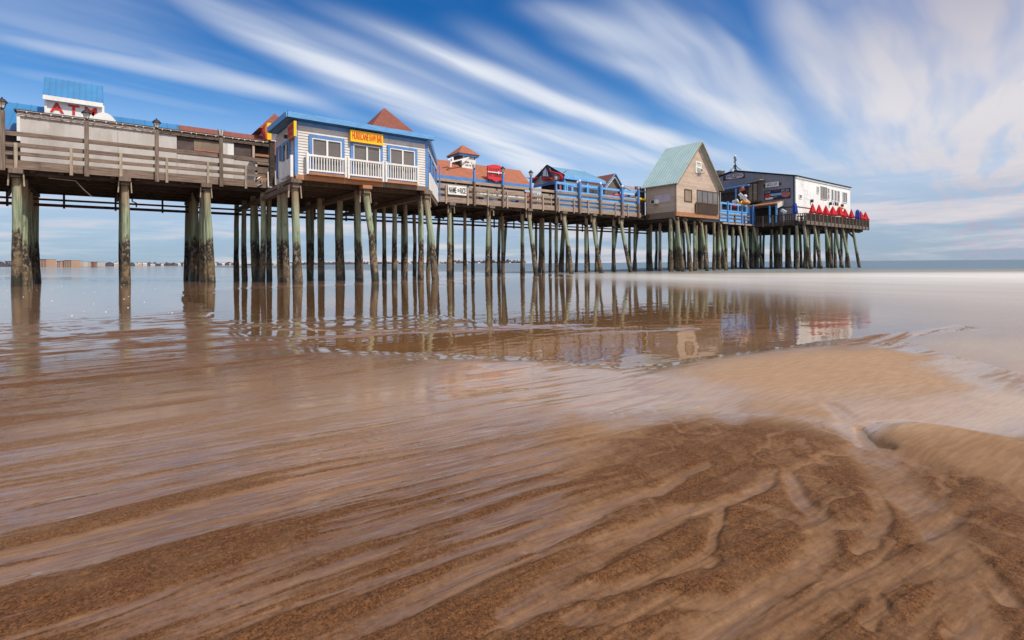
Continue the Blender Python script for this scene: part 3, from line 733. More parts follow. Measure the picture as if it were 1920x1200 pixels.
# ------------------------------------------------------------------ cupola kiosk with red roof
ck = thing('shingled_kiosk', (24, 4, 5.56), 'kiosk row with bright red brown hipped roof, blue fascia and a cupola', 'building')
kx1 = fx(996, 2.0)
zk = 7.55; zr = fz(900, 311, 4.6)
box('wall', 'brown', ck, 18.9, kx1 - .4, 2.3, 7.0, 5.56, zk)
rxe = fx(976, 4.6)
slab('roof', 'red_shingle', ck, [(18.4, 2.0, zk), (kx1, 2.0, zk), (rxe, 4.6, zr), (18.4, 4.6, zr)])
slab('roof', 'red_shingle', ck, [(18.4, 7.2, zk), (kx1, 7.2, zk), (rxe, 4.6, zr), (18.4, 4.6, zr)])
slab('roof_hip', 'red_shingle', ck, [(kx1, 2.0, zk), (kx1, 7.2, zk), (rxe, 4.6, zr)])
box('fascia', 'blue', ck, 18.4, kx1, 1.95, 2.0, zk - .24, zk + .08)
for px in (855, 900, 950): x = fx(px, 2.1); box('post', 'brown', ck, x - .08, x + .08, 2.05, 2.2, 5.56, zk - .05)
cx, cz = fxz(868, 271.5, 4.4)
cu = box('cupola', 'brown', ck, cx - .72, cx + .72, 3.68, 5.12, 8.3, 9.75)
box('cupola_trim', 'blue', cu, cx - .95, cx + .95, 3.45, 5.35, 9.7, 9.86)
pyramid('cupola_roof', 'red_shingle', cu, cx, 4.4, 1.05, 9.87, cz)
s0, s1 = fxz(866, 314, 3.6), fxz(885.5, 301, 3.6)
cs = box('cupola_sign', 'white', cu, cx - .62, cx + .72, 3.6, 3.66, s0[1], s1[1] + .06)
scribble('sign_strokes', 'navy', cs, (cx - .3, 3.6, s0[1] + .12), (1, 0, 0), (0, 0, 1), .75, .5, 2, seed=3)
box('cupola_board', 'siding', cu, cx - .5, cx + .6, 3.62, 3.665, s1[1] + .07, 9.68)
scribble('sign_strokes', 'navy', cu, (cx - .3, 3.62, s1[1] + .12), (1, 0, 0), (0, 0, 1), .6, .28, 1, seed=4)
box('cupola_opening', 'orange', cu, cx - .725, cx - .721, 3.95, 4.9, 8.5, 9.05); box('cupola_opening', 'glass_dark', cu, cx - .725, cx - .721, 3.95, 4.9, 9.05, 9.5)
# white brackets on the cupola (loudspeaker arms)
a = at(1, 845, 304, 2.6); b = at(1, 879, 295.5, 3.4)
o = MB().beam(tuple(a), tuple(b), .1, .1).beam(tuple(at(1, 845, 302, 2.6)), tuple(at(1, 844.5, 313, 2.6)), .12, .12).beam(tuple(at(1, 838.5, 299.5, 2.7)), tuple(at(1, 848, 296, 2.9)), .09, .09).beam(tuple(at(1, 848, 294.5, 2.9)), tuple(at(1, 848.5, 302, 2.9)), .14, .14).build('pole_arm', 'white')
tag(o, 'white pole arms sticking out past the cupola', 'pole')
# red sign on the roof
rs = thing('red_sign', (23, 1.9, 7.4), 'big red sign with curved top and bottom standing on the red roof edge', 'sign')
x0, x1 = fx(916, 1.75), fx(946, 1.75); za, zc = fz(916, 334, 1.75), fz(916, 310.5, 1.75)
poly = []
for i in range(9): t = i / 8; poly.append((x0 + (x1 - x0) * t, 1.75, za - math.sin(math.pi * t) * .18 - .05 * math.cos(t * 12.56)))
for i in range(9): t = 1 - i / 8; poly.append((x0 + (x1 - x0) * t, 1.75, zc + math.sin(math.pi * t) * .16))
MB().prism(poly, (0, .14, 0)).build('board', 'red_sign', rs)
scribble('sign_strokes', 'maroon', rs, (x0 + .18, 1.75, za + .55), (1, 0, 0), (0, 0, 1), x1 - x0 - .35, .3, 1, seed=5, fill=.9)
scribble('sign_strokes', 'maroon', rs, (x0 + .12, 1.75, za + .12), (1, 0, 0), (0, 0, 1), x1 - x0 - .25, .36, 1, seed=6, fill=.9)
MB().beam((x0 - .05, 1.7, za + .5), (x1, 1.7, za + .52), .04, .08).box((x0 + x1) / 2 + .15, (x0 + x1) / 2 + .25, 1.66, 1.72, za + .4, za + .64).build('white_bar', 'white', rs)
for xq in (x0 + .2, x1 - .2): MB().beam((xq, 1.95, 7.5), (xq, 1.95, za + .2), .08, .08).build('sign_leg', 'maroon', rs)
# NAME ON RICE board
x0, x1 = fx(840.5, -.13), fx(875, -.13); za, zc = fz(840.5, 364, -.13), fz(840.5, 347, -.13)
ns = thing('rice_sign', ((x0 + x1) / 2, -.14, za), 'white board with black painted words hung on the brown railing', 'sign')
MB().box(x0, x1, -.17, -.12, za, zc).build('board', 'white', ns)
w = x1 - x0; h = zc - za
text('lettering', 'NAME', 'black', ns, (x0 + .08, -.17, za + .12), (1, 0, 0), (0, 0, 1), w * .39, h - .24, .012, .02)
text('lettering', 'ON', 'black', ns, (x0 + w * .50, -.17, za + .2), (1, 0, 0), (0, 0, 1), w * .12, h * .38, .012, .015)
text('lettering', 'RICE', 'black', ns, (x0 + w * .655, -.17, za + .12), (1, 0, 0), (0, 0, 1), w * .30, h - .24, .012, .02)

# ------------------------------------------------------------------ patio bar with pale blue roof
pb = thing('patio_bar', (34, 3.5, 5.56), 'open patio bar with pale blue metal roof behind the blue fence', 'building')
gx = fx(1058.5, 1.5); rx1 = fx(1131, 1.5)
zr = fz(1027, 312.5, 3.7); zee = fz(1059, 331, 1.5)
rib_roof('roof', 'pale_blue_roof', pb, (gx, 1.5, zee), (rx1 + .4, 1.5, zee), (rx1 - .2, 3.75, zr), (gx, 3.75, zr), .4)
rib_roof('roof', 'pale_blue_roof', pb, (gx, 6.0, zee), (rx1 + .4, 6.0, zee), (rx1 - .2, 3.75, zr), (gx, 3.75, zr), .4)
box('fascia', 'sky_blue', pb, gx, rx1 + .4, 1.44, 1.5, zee - .2, zee + .05)
MB().prism([(gx + .15, 1.7, zee - .3), (gx + .15, 5.8, zee - .3), (gx + .15, 5.8, zee), (gx + .15, 3.75, zr - .1), (gx + .15, 1.7, zee)], (.1, 0, 0)).build('gable', 'pink_sign', pb)
for s, ye in ((1, 1.45), (-1, 6.05)): MB().beam((gx + .02, ye, zee + .05), (gx + .02, 3.75, zr + .1), .08, .2).build('barge_board', 'navy', pb)
box('valance', 'blue', pb, gx + .08, gx + .14, 1.7, 5.8, zee - .5, zee - .28)
box('back_wall', 'brown', pb, gx + 1.0, rx1, 5.6, 5.7, 5.56, zee)
box('front_wall', 'shed_wood', pb, gx + .1, rx1, 1.75, 1.85, 5.56, 6.9)
box('beam', 'siding', pb, gx, rx1, 1.7, 1.8, zee - .6, zee - .35)
for p0, p1 in ((1062, 1073), (1075, 1087), (1091, 1100), (1104, 1122)):
    window(pb, (fx(p0, 1.75), 6.9), (fx(p1, 1.75), 7.9), 1.75, 'sky_blue', 'glass_dark', 1, 1, .06, .05)
for px in (1059.5, 1089, 1102, 1129): x = fx(px, 1.6); box('post', 'sky_blue', pb, x - .1, x + .1, 1.55, 1.7, 5.56, zee - .02)
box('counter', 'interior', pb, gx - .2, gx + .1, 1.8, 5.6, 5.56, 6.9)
box('red_panel', 'curtain_red', pb, fx(1050.5, 1.2), fx(1053.5, 1.2), 1.2, 1.3, 5.6, 7.75)
# lobster figure with ship shield on the gable
LX = gx - .12
def L(px, py, dx=0): y, z = fyz(px, py, LX); return (LX + dx, y, z)
lob = thing('lobster_figure', (LX, 3.7, 8.2), 'red lobster figure holding a dark ship plaque on the patio gable', 'figure')
ring = [L(px, py) for px, py in ((1024, 314), (1028, 312.5), (1032, 315), (1034.5, 323), (1034, 331), (1030, 335), (1022, 335.5), (1017, 331), (1016.5, 325), (1019.5, 318))]
MB().prism(ring, (-.12, 0, 0)).build('plaque', 'navy', lob)
MB().prism([L(1025.5, 315, -.125), L(1026.5, 331, -.125), L(1019.5, 330.5, -.125), L(1020.5, 322, -.125)], (-.02, 0, 0)).prism([L(1027, 317, -.125), L(1030.5, 331.5, -.125), L(1027.2, 331, -.125)], (-.02, 0, 0)).build('ship_picture', 'white', lob)
MB().tube([L(1018, 333, -.1), L(1025, 336.5, -.2), L(1034, 335, -.15), L(1037, 337, -.1)], [0.088, 0.132, 0.132, 0.066], 10).tube([L(1018, 334, -.1), L(1020, 340, -.1)], [0.066, 0.033], 8).build('body', 'red', lob)
MB().tube([L(1031, 316, -.1), L(1035, 322, -.15), L(1042, 324, -.12), L(1050, 327, -.1), L(1056, 329, -.1)], [0.039, 0.066, 0.066, 0.110, 0.088], 10).tube([L(1050, 326, -.1), L(1056, 333, -.15), L(1053, 338, -.1), L(1046, 337, -.1)], [0.088, 0.143, 0.110, 0.033], 10).build('claw', 'red', lob)
MB().tube([L(1009, 333, -.1), L(1004, 336, -.12), L(999, 338, -.12), L(994, 342, -.1)], [0.055, 0.110, 0.132, 0.033], 10).tube([L(1003, 334, -.1), L(998, 335, -.1), L(986, 333, -.05)], [0.077, 0.066, 0.017], 8).build('claw', 'red', lob)
MB().tube([L(1054, 328, -.1), L(1060, 323, -.1), L(1066, 318.5, -.1)], [0.028, 0.025, 0.011], 8).tube([L(1020, 319, -.1), L(1015, 318, -.1)], [0.028, 0.017], 8).build('antenna', 'red', lob)
# objects on the dark counter
for i, px in enumerate((1006, 1017, 1035)):
    y, z = fyz(px, 352, gx - .25)
    o = MB().lathe([(.1, 0), (.2, .1), (.2, .16), (.12, .2)], (gx - .1, y, 6.9), 10).box(gx - .15, gx - .05, y - .02, y + .02, 7.1, 7.16).build('bowl', 'white')
    tag(o, ('white bowl on the dark patio counter nearest to the red roof', 'white bowl in the middle of the dark patio counter', 'white bowl on the patio counter nearest to the blue fence')[i], 'bowl', 'bowls on the patio counter')

# small brown shed
sh = thing('gabled_shed', (39.7, 4, 5.56), 'small brown board shed with blue and white barge boards', 'shed')
x0, x1 = fx(1131, 2.4), fx(1167, 2.4); xm = (x0 + x1) / 2 + .1; za = fz(1148, 327, 2.4); zs = fz(1131, 350, 2.4)
MB().prism([(x0 + .25, 2.4, 5.56), (x1 - .25, 2.4, 5.56), (x1 - .25, 2.4, zs), (xm, 2.4, za - .15), (x0 + .25, 2.4, zs)], (0, 4, 0)).build('wall', 'shed_wood', sh)
for xe in (x0, x1):
    slab('roof', 'old_shingle', sh, [(xe, 2.15, zs - .1), (xm, 2.15, za), (xm, 6.5, za), (xe, 6.5, zs - .1)], .08)
    MB().beam((xe, 2.12, zs - .08), (xm, 2.12, za + .04), .05, .2, (0, 1, 0)).build('barge_board', 'sky_blue', sh)
    MB().beam((xe + (xm - xe) * .14, 2.2, zs - .18), (xm, 2.2, za - .26), .04, .12, (0, 1, 0)).build('white_board', 'white', sh)
box('sign_panel', 'tan', sh, fx(1140, 2.36), fx(1158, 2.36), 2.36, 2.395, 6.9, 7.6)
# table clutter on the patio behind the fence
for i, (px, mat, lab) in enumerate(((1151, 'red_cloth', 'red cloth bundle behind the blue fence'), (1162, 'red_cloth', 'red folded awning end behind the blue fence by the navy rings'))):
    x = fx(px, .6); o = MB().lathe([(.45, 0), (.5, .15), (.36, .36), (.12, .5)], (x, .75, 6.9), 10).build('cloth_bundle', mat); tag(o, lab, 'cloth')
rb2 = thing('ring_banner', (fx(1175, .9), .95, 6.9), 'dark navy banner with white rings hung behind the blue fence', 'banner')
MB().box(fx(1150, .9), fx(1196, .9), .9, .94, 7.05, 7.55).build('cloth', 'navy', rb2)
for px in (1156, 1158.5, 1171, 1174, 1185, 1188):
    x = fx(px, .88); mb = MB(); mb.tube([(x + .26 * math.cos(a), .885, 7.28 + .2 * math.sin(a)) for a in np.linspace(0, 6.283, 17)], .028, 5, cap=False); mb.build('ring', 'pink_sign', rb2)
# striped awning beside the gable house
aw = thing('striped_awning', (41.5, 1, 7.5), 'dark blue and lilac striped awning next to the gable house', 'awning')
ax0, ax1 = fx(1173, 1.6), fx(1207, 1.6)
for i in range(12):
    t0, t1 = i / 12, (i + 1) / 12
    xa_, xb_ = ax0 + (ax1 - ax0) * t0, ax0 + (ax1 - ax0) * t1
    slab('stripe', 'navy' if i % 2 == 0 else 'pink_sign', aw, [(xa_, .9, 7.95), (xb_ - .004, .9, 7.95), (xb_ - .004, 2.6, 8.75), (xa_, 2.6, 8.75)], .04)
MB().box(ax0, ax0 + .08, 2.5, 2.6, 5.56, 8.7).box(ax1 - .08, ax1, 2.5, 2.6, 5.56, 8.7).build('frame', 'steel', aw)
o = MB().box(fx(1200, 1), fx(1216, 1), 1.4, 1.6, 5.56, 8.6).box(fx(1200, 1) - .05, fx(1216, 1), 1.3, 1.65, 5.5, 5.7).build('passage_wall', 'shed_wood'); tag(o, 'dark board wall in the gap between blue fence and gable house', 'wall')
o = MB().beam(tuple(at(1, 1190, 371, .8)), tuple(at(1, 1215, 377, .6)), .5, .18).beam(tuple(at(1, 1190, 373, .8)), tuple(at(1, 1190, 380, .8)), .08, .08).build('folded_umbrella', 'yellow'); tag(o, 'pale yellow folded parasol lying in the passage by the gable house', 'parasol')

# ------------------------------------------------------------------ gable house
gh = thing('gable_house', (46, -1.3, 5.3), 'tall weathered board house with steep pale teal metal roof', 'house')
HY = -3.0; HB = .5
hx0, hx1 = fx(1268.5, HY), fx(1347.5, HY); hm = (hx0 + hx1) / 2 + .15
hf = 5.72; hz = fz(1268.5, 338.5, HY); hr = fz(1313.5, 268, HY)
MB().prism([(hx0, HY, hf), (hx1, HY, hf), (hx1, HY, hz + .05), (hm, HY, hr - .1), (hx0, HY, hz + .05)], (0, HB - HY, 0)).build('wall', 'cedar', gh)
box('base_beam', 'wood_new', gh, hx0 - .03, hx1 + .03, HY - .05, HY + .2, 5.3, hf - .003)
box('base_beam', 'wood_old', gh, hx0 - .05, hx0 + .2, HY + .2, HB, 5.15, hf - .003)
box('floor', 'wood_deck', gh, hx0 + .2, hx1, HY + .2, HB, 5.4, 5.5)
sl = (hr - hz) / (hm - hx0)
for s, xe in ((-1, hx0), (1, hx1)):
    e = xe + s * .35; ez = hz - .35 * sl + (.02 if s < 0 else .02)
    rib_roof('roof', 'teal_roof', gh, (e, HY - .35, ez), (e, HB + .3, ez), (hm, HB + .3, hr), (hm, HY - .35, hr), .3, .06, .04)
    MB().beam((e, HY - .37, ez - .06), (hm, HY - .37, hr - .06), .05, .22, (0, 1, 0)).build('barge_board', 'wood_pale', gh)
for x in (hx0, hx1): MB().box(x - .02, x + .1, HY - .035, HY - .002, hf, hz).build('corner_board', 'wood_pale', gh)
box('corner_board', 'wood_pale', gh, hx0 - .03, hx0 - .002, HY, HY + .12, hf, hz)
box('corner_board', 'wood_pale', gh, hx0 - .03, hx0 - .002, HB - .12, HB, hf, hz)
a, b = fxz(1283, 378, HY), fxz(1297, 356, HY); w = window(gh, a, b, HY, 'house_dark', 'tan', 1, 1, .09)
a, b = fxz(1306.5, 384, HY), fxz(1346, 361, HY); w = window(gh, a, b, HY, 'house_dark', 'glass_grey', 4, 1, .07)
a, b = fxz(1303.3, 323.5, HY), fxz(1314, 304, HY); w = window(gh, a, b, HY, 'white', 'ply', 1, 2, .13, .07)
ac = box('air_conditioner', 'white', gh, (a[0] + b[0]) / 2 - .1, b[0] - .1, HY - .3, HY - .07, a[1] + .06, a[1] + .42)
MB().box((a[0] + b[0]) / 2 - .05, b[0] - .15, HY - .31, HY - .299, a[1] + .1, a[1] + .38).build('grille', 'glass_grey', ac)
MB().beam((b[0] - .1, HY - .02, a[1] - .05), (b[0] + .2, HY - .3, a[1] + .05), .05, .05).build('bracket', 'wood_dark', gh)
bx0, bx1 = fx(1306.5, HY - .15), fx(1347, HY - .15); zt = fz(1306.5, 379, HY); z0 = fz(1306.5, 399.5, HY)
bc = box('balcony_rail', 'house_dark', gh, bx0, bx1, HY - .2, HY - .1, zt - .1, zt)
for i in range(24):
    x = bx0 + .05 + i * (bx1 - bx0 - .1) / 23; MB().box(x - .12, x + .11, HY - .17, HY - .12, z0, zt - .1).build('picket', 'house_dark', bc)
y0, z0 = fyz(1227, 373, hx0); y1, z1 = fyz(1257, 357, hx0)
sp = box('sign_panel', 'pink_sign', gh, hx0 - .06, hx0 - .01, y0, y1, 6.7, 7.45)
wa = box('wall_air_conditioner', 'white', gh, hx0 - .45, hx0 - .062, y0 + .1, y0 - .55, 6.62, 7.02)
MB().box(hx0 - .46, hx0 - .449, y0 + .05, y0 - .3, 6.66, 6.98).build('grille', 'glass_dark', wa)
MB().tube([(hx1 + .4, HY, 5.5), (hx1 + .4, HY, hz - .5)], .05, 8).build('downpipe', 'steel', gh)

# ------------------------------------------------------------------ end platform
ep = thing('end_platform', (70, 2, 0), 'brown timber deck on dark piles at the seaward end of the pier', 'deck')
DX0, DX1, DY0 = fx(1511, -6), fx(1628, -6), -6.0
box('deck', 'wood_deck', ep, DX0 + .05, DX1 - .05, DY0 + .05, 12, 5.4, 5.52)
box('deck', 'wood_deck', ep, END + .02, DX0, .0, 10, 5.4, 5.51)
box('fascia_board', 'wood_old', ep, DX0, DX1, DY0 - .05, DY0 + .045, 5.15, 5.56)
box('fascia_board', 'wood_deck', ep, DX0 - .05, DX0 + .045, DY0 + .05, 2.5, 5.15, 5.56)
box('fascia_board', 'wood_deck', ep, DX1 - .045, DX1 + .05, DY0 + .05, 12, 5.15, 5.56)
box('edge_beam', 'wood_dark', ep, DX0 + .3, DX1 - .9, DY0 + .6, DY0 + .9, 4.75, 5.14)
for x in np.arange(54, DX1 - .5, 2.9):
    y0 = DY0 + .3 if x > DX0 else .1
    box('pile_cap', 'wood_dark', ep, x - .16, x + .16, y0, 11, 4.95, 5.3)
cnt = 0
for px, b in ((1385, 1396), (1412, 1423)):
    x = fx(px, 0); pile(ep, x, -.1, (.3, -.9)); pile(ep, x - .4, .5)
for px in (1506, 1525, 1546, 1566, 1578, 1598):
    x = fx(px, -5.5); pile(ep, x, -5.6, (.35, -.62), 1.1); pile(ep, x - .5, -5.0, (0, 0), 1.1)
for x in np.arange(53.5, DX1 - 1, 2.3):
    ys = (-2.6, .3, 3.4, 6.4, 9.6) if x > DX0 else (.4, 3.2, 6.0, 8.6)
    for y in ys:
        pile(ep, x + random.uniform(-.5, .5), y + random.uniform(-.6, .6), (random.uniform(-.2, .2), random.uniform(-.2, .2)), 1.1)
for px in (1580, 1600): x = fx(px, -5.4); MB().beam((x - 2.2, -5.4, 4.9), (x, -5.4, 4.1), .12, .2).build('brace', 'wood_dark', ep)
MB().box(fx(1610, -6), DX1 - 1, DY0 + .3, 4, 4.85, 5.14).build('edge_beam', 'wood_dark', ep)

dr = thing('deck_railing', ((DX0 + DX1) / 2, DY0, 5.56), 'dark brown picket railing around the end deck below the umbrellas', 'railing')
def pick_rail(p0, p1, n_seg, dense=.17, base=5.56, top=6.42):
    p0, p1 = Vector(p0), Vector(p1)
    MB().beam(p0 + Vector((0, 0, top)), p1 + Vector((0, 0, top)), .14, .06).build('top_rail', 'wood_deck', dr)
    MB().beam(p0 + Vector((0, 0, base + .12)), p1 + Vector((0, 0, base + .12)), .05, .09).build('bottom_rail', 'wood_deck', dr)
    for i in range(n_seg):
        a, b = p0.lerp(p1, i / n_seg), p0.lerp(p1, (i + 1) / n_seg)
        mb = MB(); k = int((b - a).length / dense)
        for j in range(1, k):
            q = a.lerp(b, j / k); mb.beam(q + Vector((0, 0, base + .02)), q + Vector((0, 0, top - .03)), .09, .04)
        mb.build('baluster_panel', 'wood_deck', dr)
    for i in range(n_seg + 1):
        q = p0.lerp(p1, i / n_seg); d = (p1 - p0).normalized(); n = Vector((d.y, -d.x, 0)) * .08
        MB().beam(q + n + Vector((0, 0, 5.1)), q + n + Vector((0, 0, top + .02)), .12, .1).build('post', 'wood_post', dr)
pick_rail((DX0, DY0, 0), (DX1, DY0, 0), 17, .125)
pick_rail((DX0, 2.4, 0), (DX0, DY0 + .1, 0), 7, .2)
pick_rail((DX1, DY0 + .1, 0), (DX1, 8, 0), 8, .3)

# ------------------------------------------------------------------ pub
pu = thing('pub_building', (73, 3.4, 5.5), 'two storey pub with grey siding towards shore and white sea front', 'building')
PY = -4.2
qx0, qx1 = fx(1492, PY), fx(1594, PY); qb = 11.2; qm = 3.4
qe = fz(1492, 330.5, PY); qr = fz(1377.5, 320.5, qm)
MB().prism([(qx0, PY + .06, 5.53), (qx0, qb, 5.53), (qx0, qb, qe), (qx0, qm, qr - .1), (qx0, PY + .06, qe)], (.14, 0, 0)).build('shore_wall', 'pub_siding', pu)
MB().prism([(qx1 - .16, PY + .06, 5.53), (qx1 - .16, qb, 5.53), (qx1 - .16, qb, qe), (qx1 - .16, qm, qr - .1), (qx1 - .16, PY + .06, qe)], (.14, 0, 0)).build('sea_wall', 'white_wall', pu)
box('front_wall', 'white_wall', pu, qx0, qx1, PY - .06, PY + .058, 5.53, qe)
box('back_wall', 'pub_siding', pu, qx0 + .15, qx1 - .17, qb - .15, qb, 5.53, qe)
for y0 in (PY - .25, qb + .25):
    slab('roof', 'black', pu, [(qx0 - .2, y0, qe - .02), (qx1 + .1, y0, qe - .02), (qx1 + .1, qm, qr), (qx0 - .2, qm, qr)], .1)
box('eave_trim', 'white', pu, qx0, qx1, PY - .16, PY - .062, qe - .22, qe - .03)
box('corner_trim', 'black', pu, qx0 - .04, qx0 - .004, PY + .06, PY + .2, 5.53, qe)
for (a0, b0, a1, b1, nx, nz) in ((1530.7, 349, 1535, 364, 2, 1), (1538.2, 348.8, 1549.8, 376, 4, 1), (1551, 352.3, 1554.8, 376, 1, 2), (1558, 354.5, 1562.2, 378.5, 1, 1), (1564, 356, 1568, 379.5, 1, 1), (1569.4, 357.2, 1573.8, 381, 1, 1), (1579.3, 359.5, 1587.8, 382, 2, 1), (1497.7, 364.2, 1503, 373, 1, 1)):
    x0, z1 = fxz(a0, b0, PY - .06); x1, z0 = fxz(a1, b1, PY - .06)
    z0 = fz(a0, b0 + (b1 - b0) * .92, PY - .06)
    window(pu, (x0, z0), (x1, z1), PY - .06, 'white' if nx < 4 else 'ply', 'glass_grey', nx, nz, .09, .07)
box('ledge_band', 'house_dark', pu, qx0, fx(1521, PY), PY - .10, PY - .062, fz(1492, 386.5, PY) - .1, fz(1492, 386.5, PY))
box('ledge_band', 'house_dark', pu, qx0 - .05, qx0 - .002, PY + .2, -.4, fz(1492, 386.5, PY) - .12, fz(1492, 386.5, PY))
scribble('lettering', 'navy', pu, (fx(1562, PY), PY - .06, fz(1562, 386, PY)), (1, 0, 0), (0, 0, 1), fx(1572.5, PY) - fx(1562, PY), .5, 1, .03, seed=9, fill=.9)
for px, py in ((1520, 378), (1555, 383), (1577, 386.5)):
    x, z = fxz(px, py, PY - .06); MB().box(x - .1, x + .12, PY - .35, PY - .061, z - .12, z + .25).build('floodlight', 'black', pu)
# faint line drawing painted on the white wall
r = random.Random(4); mb = MB()
def stroke(pts, w=.035):
    for a, b in zip(pts, pts[1:]):
        (xa_, za_), (xb_, zb_) = fxz(*a, PY - .06), fxz(*b, PY - .06); mb.beam((xa_, PY - .064, za_), (xb_, PY - .064, zb_), .012, w, (0, 0, 1) if abs(xb_ - xa_) > .1 else (1, 0, 0))
stroke([(1497, 338), (1500.5, 339), (1500.5, 350), (1498, 352)]); stroke([(1503.5, 338.5), (1503.5, 353)]); stroke([(1504, 338), (1508.5, 341)]); stroke([(1504, 346), (1507, 347.5)])
stroke([(1506, 355), (1508, 357), (1508, 374), (1510, 382)], .03); stroke([(1509, 356), (1514, 359), (1514, 366)], .025); stroke([(1519.3, 360), (1519.3, 373)], .025); stroke([(1509, 371), (1513, 373), (1518, 375)], .03); stroke([(1515, 365), (1518, 366)], .03); stroke([(1510, 362), (1512, 368)], .025)
mb.build('wall_drawing', 'pink_sign', pu)
# shore side: porch roof, balcony screen, canopy
slab('porch_roof', 'blue', pu, [(qx0 - .02, 8.5, 10.35), (qx0 - .02, .6, 10.75), (qx0 - 1.9, .6, 10.35), (qx0 - 1.9, 8.5, 9.95)], .16)
bx = qx0 - 1.1
y0, y1 = fyz(1402.5, 350, bx)[0], fyz(1421, 350, bx)[0]
zb0, zb1 = fyz(1405, 377, bx)[1], fyz(1420, 338, bx)[1]
bs = box('balcony_screen', 'balcony_boards', pu, bx, bx + .08, y0, y1, zb0, zb1 - .6)
for y in (y0, (y0 + y1) / 2, y1): box('screen_post', 'wood_dark', bs, bx - .06, bx - .002, y - .06, y + .06, zb0 - .2, zb1 - .2)
for z in (zb0 + .9, zb0 + 1.9): box('screen_rail', 'wood_pale', bs, bx - .05, bx - .003, y1, y0, z, z + .12)
slab('balcony_roof', 'wood_pale', pu, [(bx - .3, y0 + .3, zb1 - .35), (bx - .3, y1 - .4, zb1 - .05), (qx0 - .02, y1 - .4, zb1 + .1), (qx0 - .02, y0 + .3, zb1 - .2)], .08)
box('balcony_floor', 'wood_deck', pu, bx - .1, qx0 - .03, y1, 8, zb0 - .25, zb0 - .05)
for y in (2.2, 5.0, 7.6): box('porch_post', 'sky_blue', pu, qx0 - 1.9, qx0 - 1.75, y - .07, y + .07, zb0, 10.2)
box('porch_back', 'brown', pu, qx0 - .12, qx0 - .01, 1.8, 8.4, zb0, 10.0)
cy0, cy1 = 1.3, fyz(1457.5, 385, qx0 - 1.6)[0]
slab('canopy', 'wood_new', pu, [(qx0 - .03, cy0, 8.15), (qx0 - .03, cy1, 8.25), (qx0 - 1.7, cy1, 7.75), (qx0 - 1.7, cy0, 7.65)], .14)
MB().prism([(qx0 - 1.7, cy1 - .02, 7.25), (qx0 - .05, cy1 - .02, 7.75), (qx0 - .05, cy1 - .02, 8.3), (qx0 - 1.7, cy1 - .02, 7.85)], (0, -.06, 0)).build('canopy_end', 'siding', pu)
for y in (cy1 + .12, cy1 + .9, .2): box('canopy_post', 'sky_blue', pu, qx0 - 1.65, qx0 - 1.5, y - .08, y + .08, 5.53, 7.66)
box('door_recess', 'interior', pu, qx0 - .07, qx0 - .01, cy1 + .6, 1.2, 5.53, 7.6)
# signs on the shore wall
def shore_sign(name, p0, p1, mat, edge=None, dx=.06, oval=False):
    X = qx0 - dx
    (ya, za), (yb, zb_) = fyz(*p0, X), fyz(*p1, X)
    if oval:
        c = ((ya + yb) / 2, (za + zb_) / 2); hy, hz_ = abs(ya - yb) / 2, abs(zb_ - za) / 2
        pts = [(X - .05, c[0] - hy * math.copysign(abs(math.cos(a)) ** .6, math.cos(a)), c[1] + hz_ * math.copysign(abs(math.sin(a)) ** .6, math.sin(a))) for a in np.linspace(0, 2 * math.pi, 25)[:-1]]
        return MB().prism(pts, (.05, 0, 0)).build(name, mat, pu), X - .05, ya, yb, za, zb_
    return box(name, mat, pu, X - .05, X, ya, yb, za, zb_), X - .05, ya, yb, za, zb_
s1, X, ya, yb, za, zb_ = shore_sign('pub_sign_board', (1356, 339.5), (1397, 324.5), 'maroon', dx=1.4)
s2, X, ya, yb, za, zb_ = shore_sign('pub_sign', (1361, 337.5), (1394, 324), 'pink_sign', dx=1.47, oval=True)
hgt = abs(zb_ - za); wid = ya - yb
# "PIER PATIO" set along an arc, letter by letter, PUB below it
word = 'PIER PATIO'
ym = (ya + yb) / 2; zc_ = za + hgt * .5
mb_letters = []
for i, chh in enumerate(word):
    if chh == ' ': continue
    u = (i - 4.5) / 5.2; yy = ym - u * wid * .43; zz = zc_ + hgt * (.10 - .22 * u * u); ang = -u * .30
    R = Vector((0, -math.cos(ang), math.sin(ang))); U = Vector((0, math.sin(ang), math.cos(ang)))
    O = Vector((X, yy, zz)) - R * .1
    text('lettering', chh, 'black', s2, O, R, U, .2 if chh != 'I' else .07, hgt * .26, .02, .02)
text('lettering', 'PUB', 'black', s2, (X, ym + wid * .13, za + hgt * .16), (0, -1, 0), (0, 0, 1), wid * .26, hgt * .28, .02, .03)
s3, X, ya, yb, za, zb_ = shore_sign('shield_sign', (1431.5, 352.5), (1464.5, 340.5), 'maroon', oval=True)
s4, X, ya, yb, za, zb_ = shore_sign('shield_panel', (1435.5, 352), (1460.5, 340), 'white', dx=.12)
scribble('sign_strokes', 'black', s4, (X, ya - .25, za + .12), (0, -1, 0), (0, 0, 1), ya - yb - .5, abs(zb_ - za) - .2, 2, .015, seed=21, fill=.7)
s5, X, ya, yb, za, zb_ = shore_sign('picture_board', (1433.5, 376), (1482, 352.5), 'navy', dx=.05)
wid = ya - yb; hgt = abs(zb_ - za); zlo = min(za, zb_)
scribble('sign_strokes', 'white', s5, (X, ya - wid * .03, zlo + hgt * .72), (0, -1, 0), (0, 0, 1), wid * .22, hgt * .2, 2, .015, seed=22)
scribble('sign_strokes', 'red', s5, (X, ya - wid * .36, zlo + hgt * .8), (0, -1, 0), (0, 0, 1), wid * .24, hgt * .14, 1, .015, seed=23)
scribble('sign_strokes', 'white', s5, (X, ya - wid * .66, zlo + hgt * .74), (0, -1, 0), (0, 0, 1), wid * .3, hgt * .2, 2, .015, seed=24)
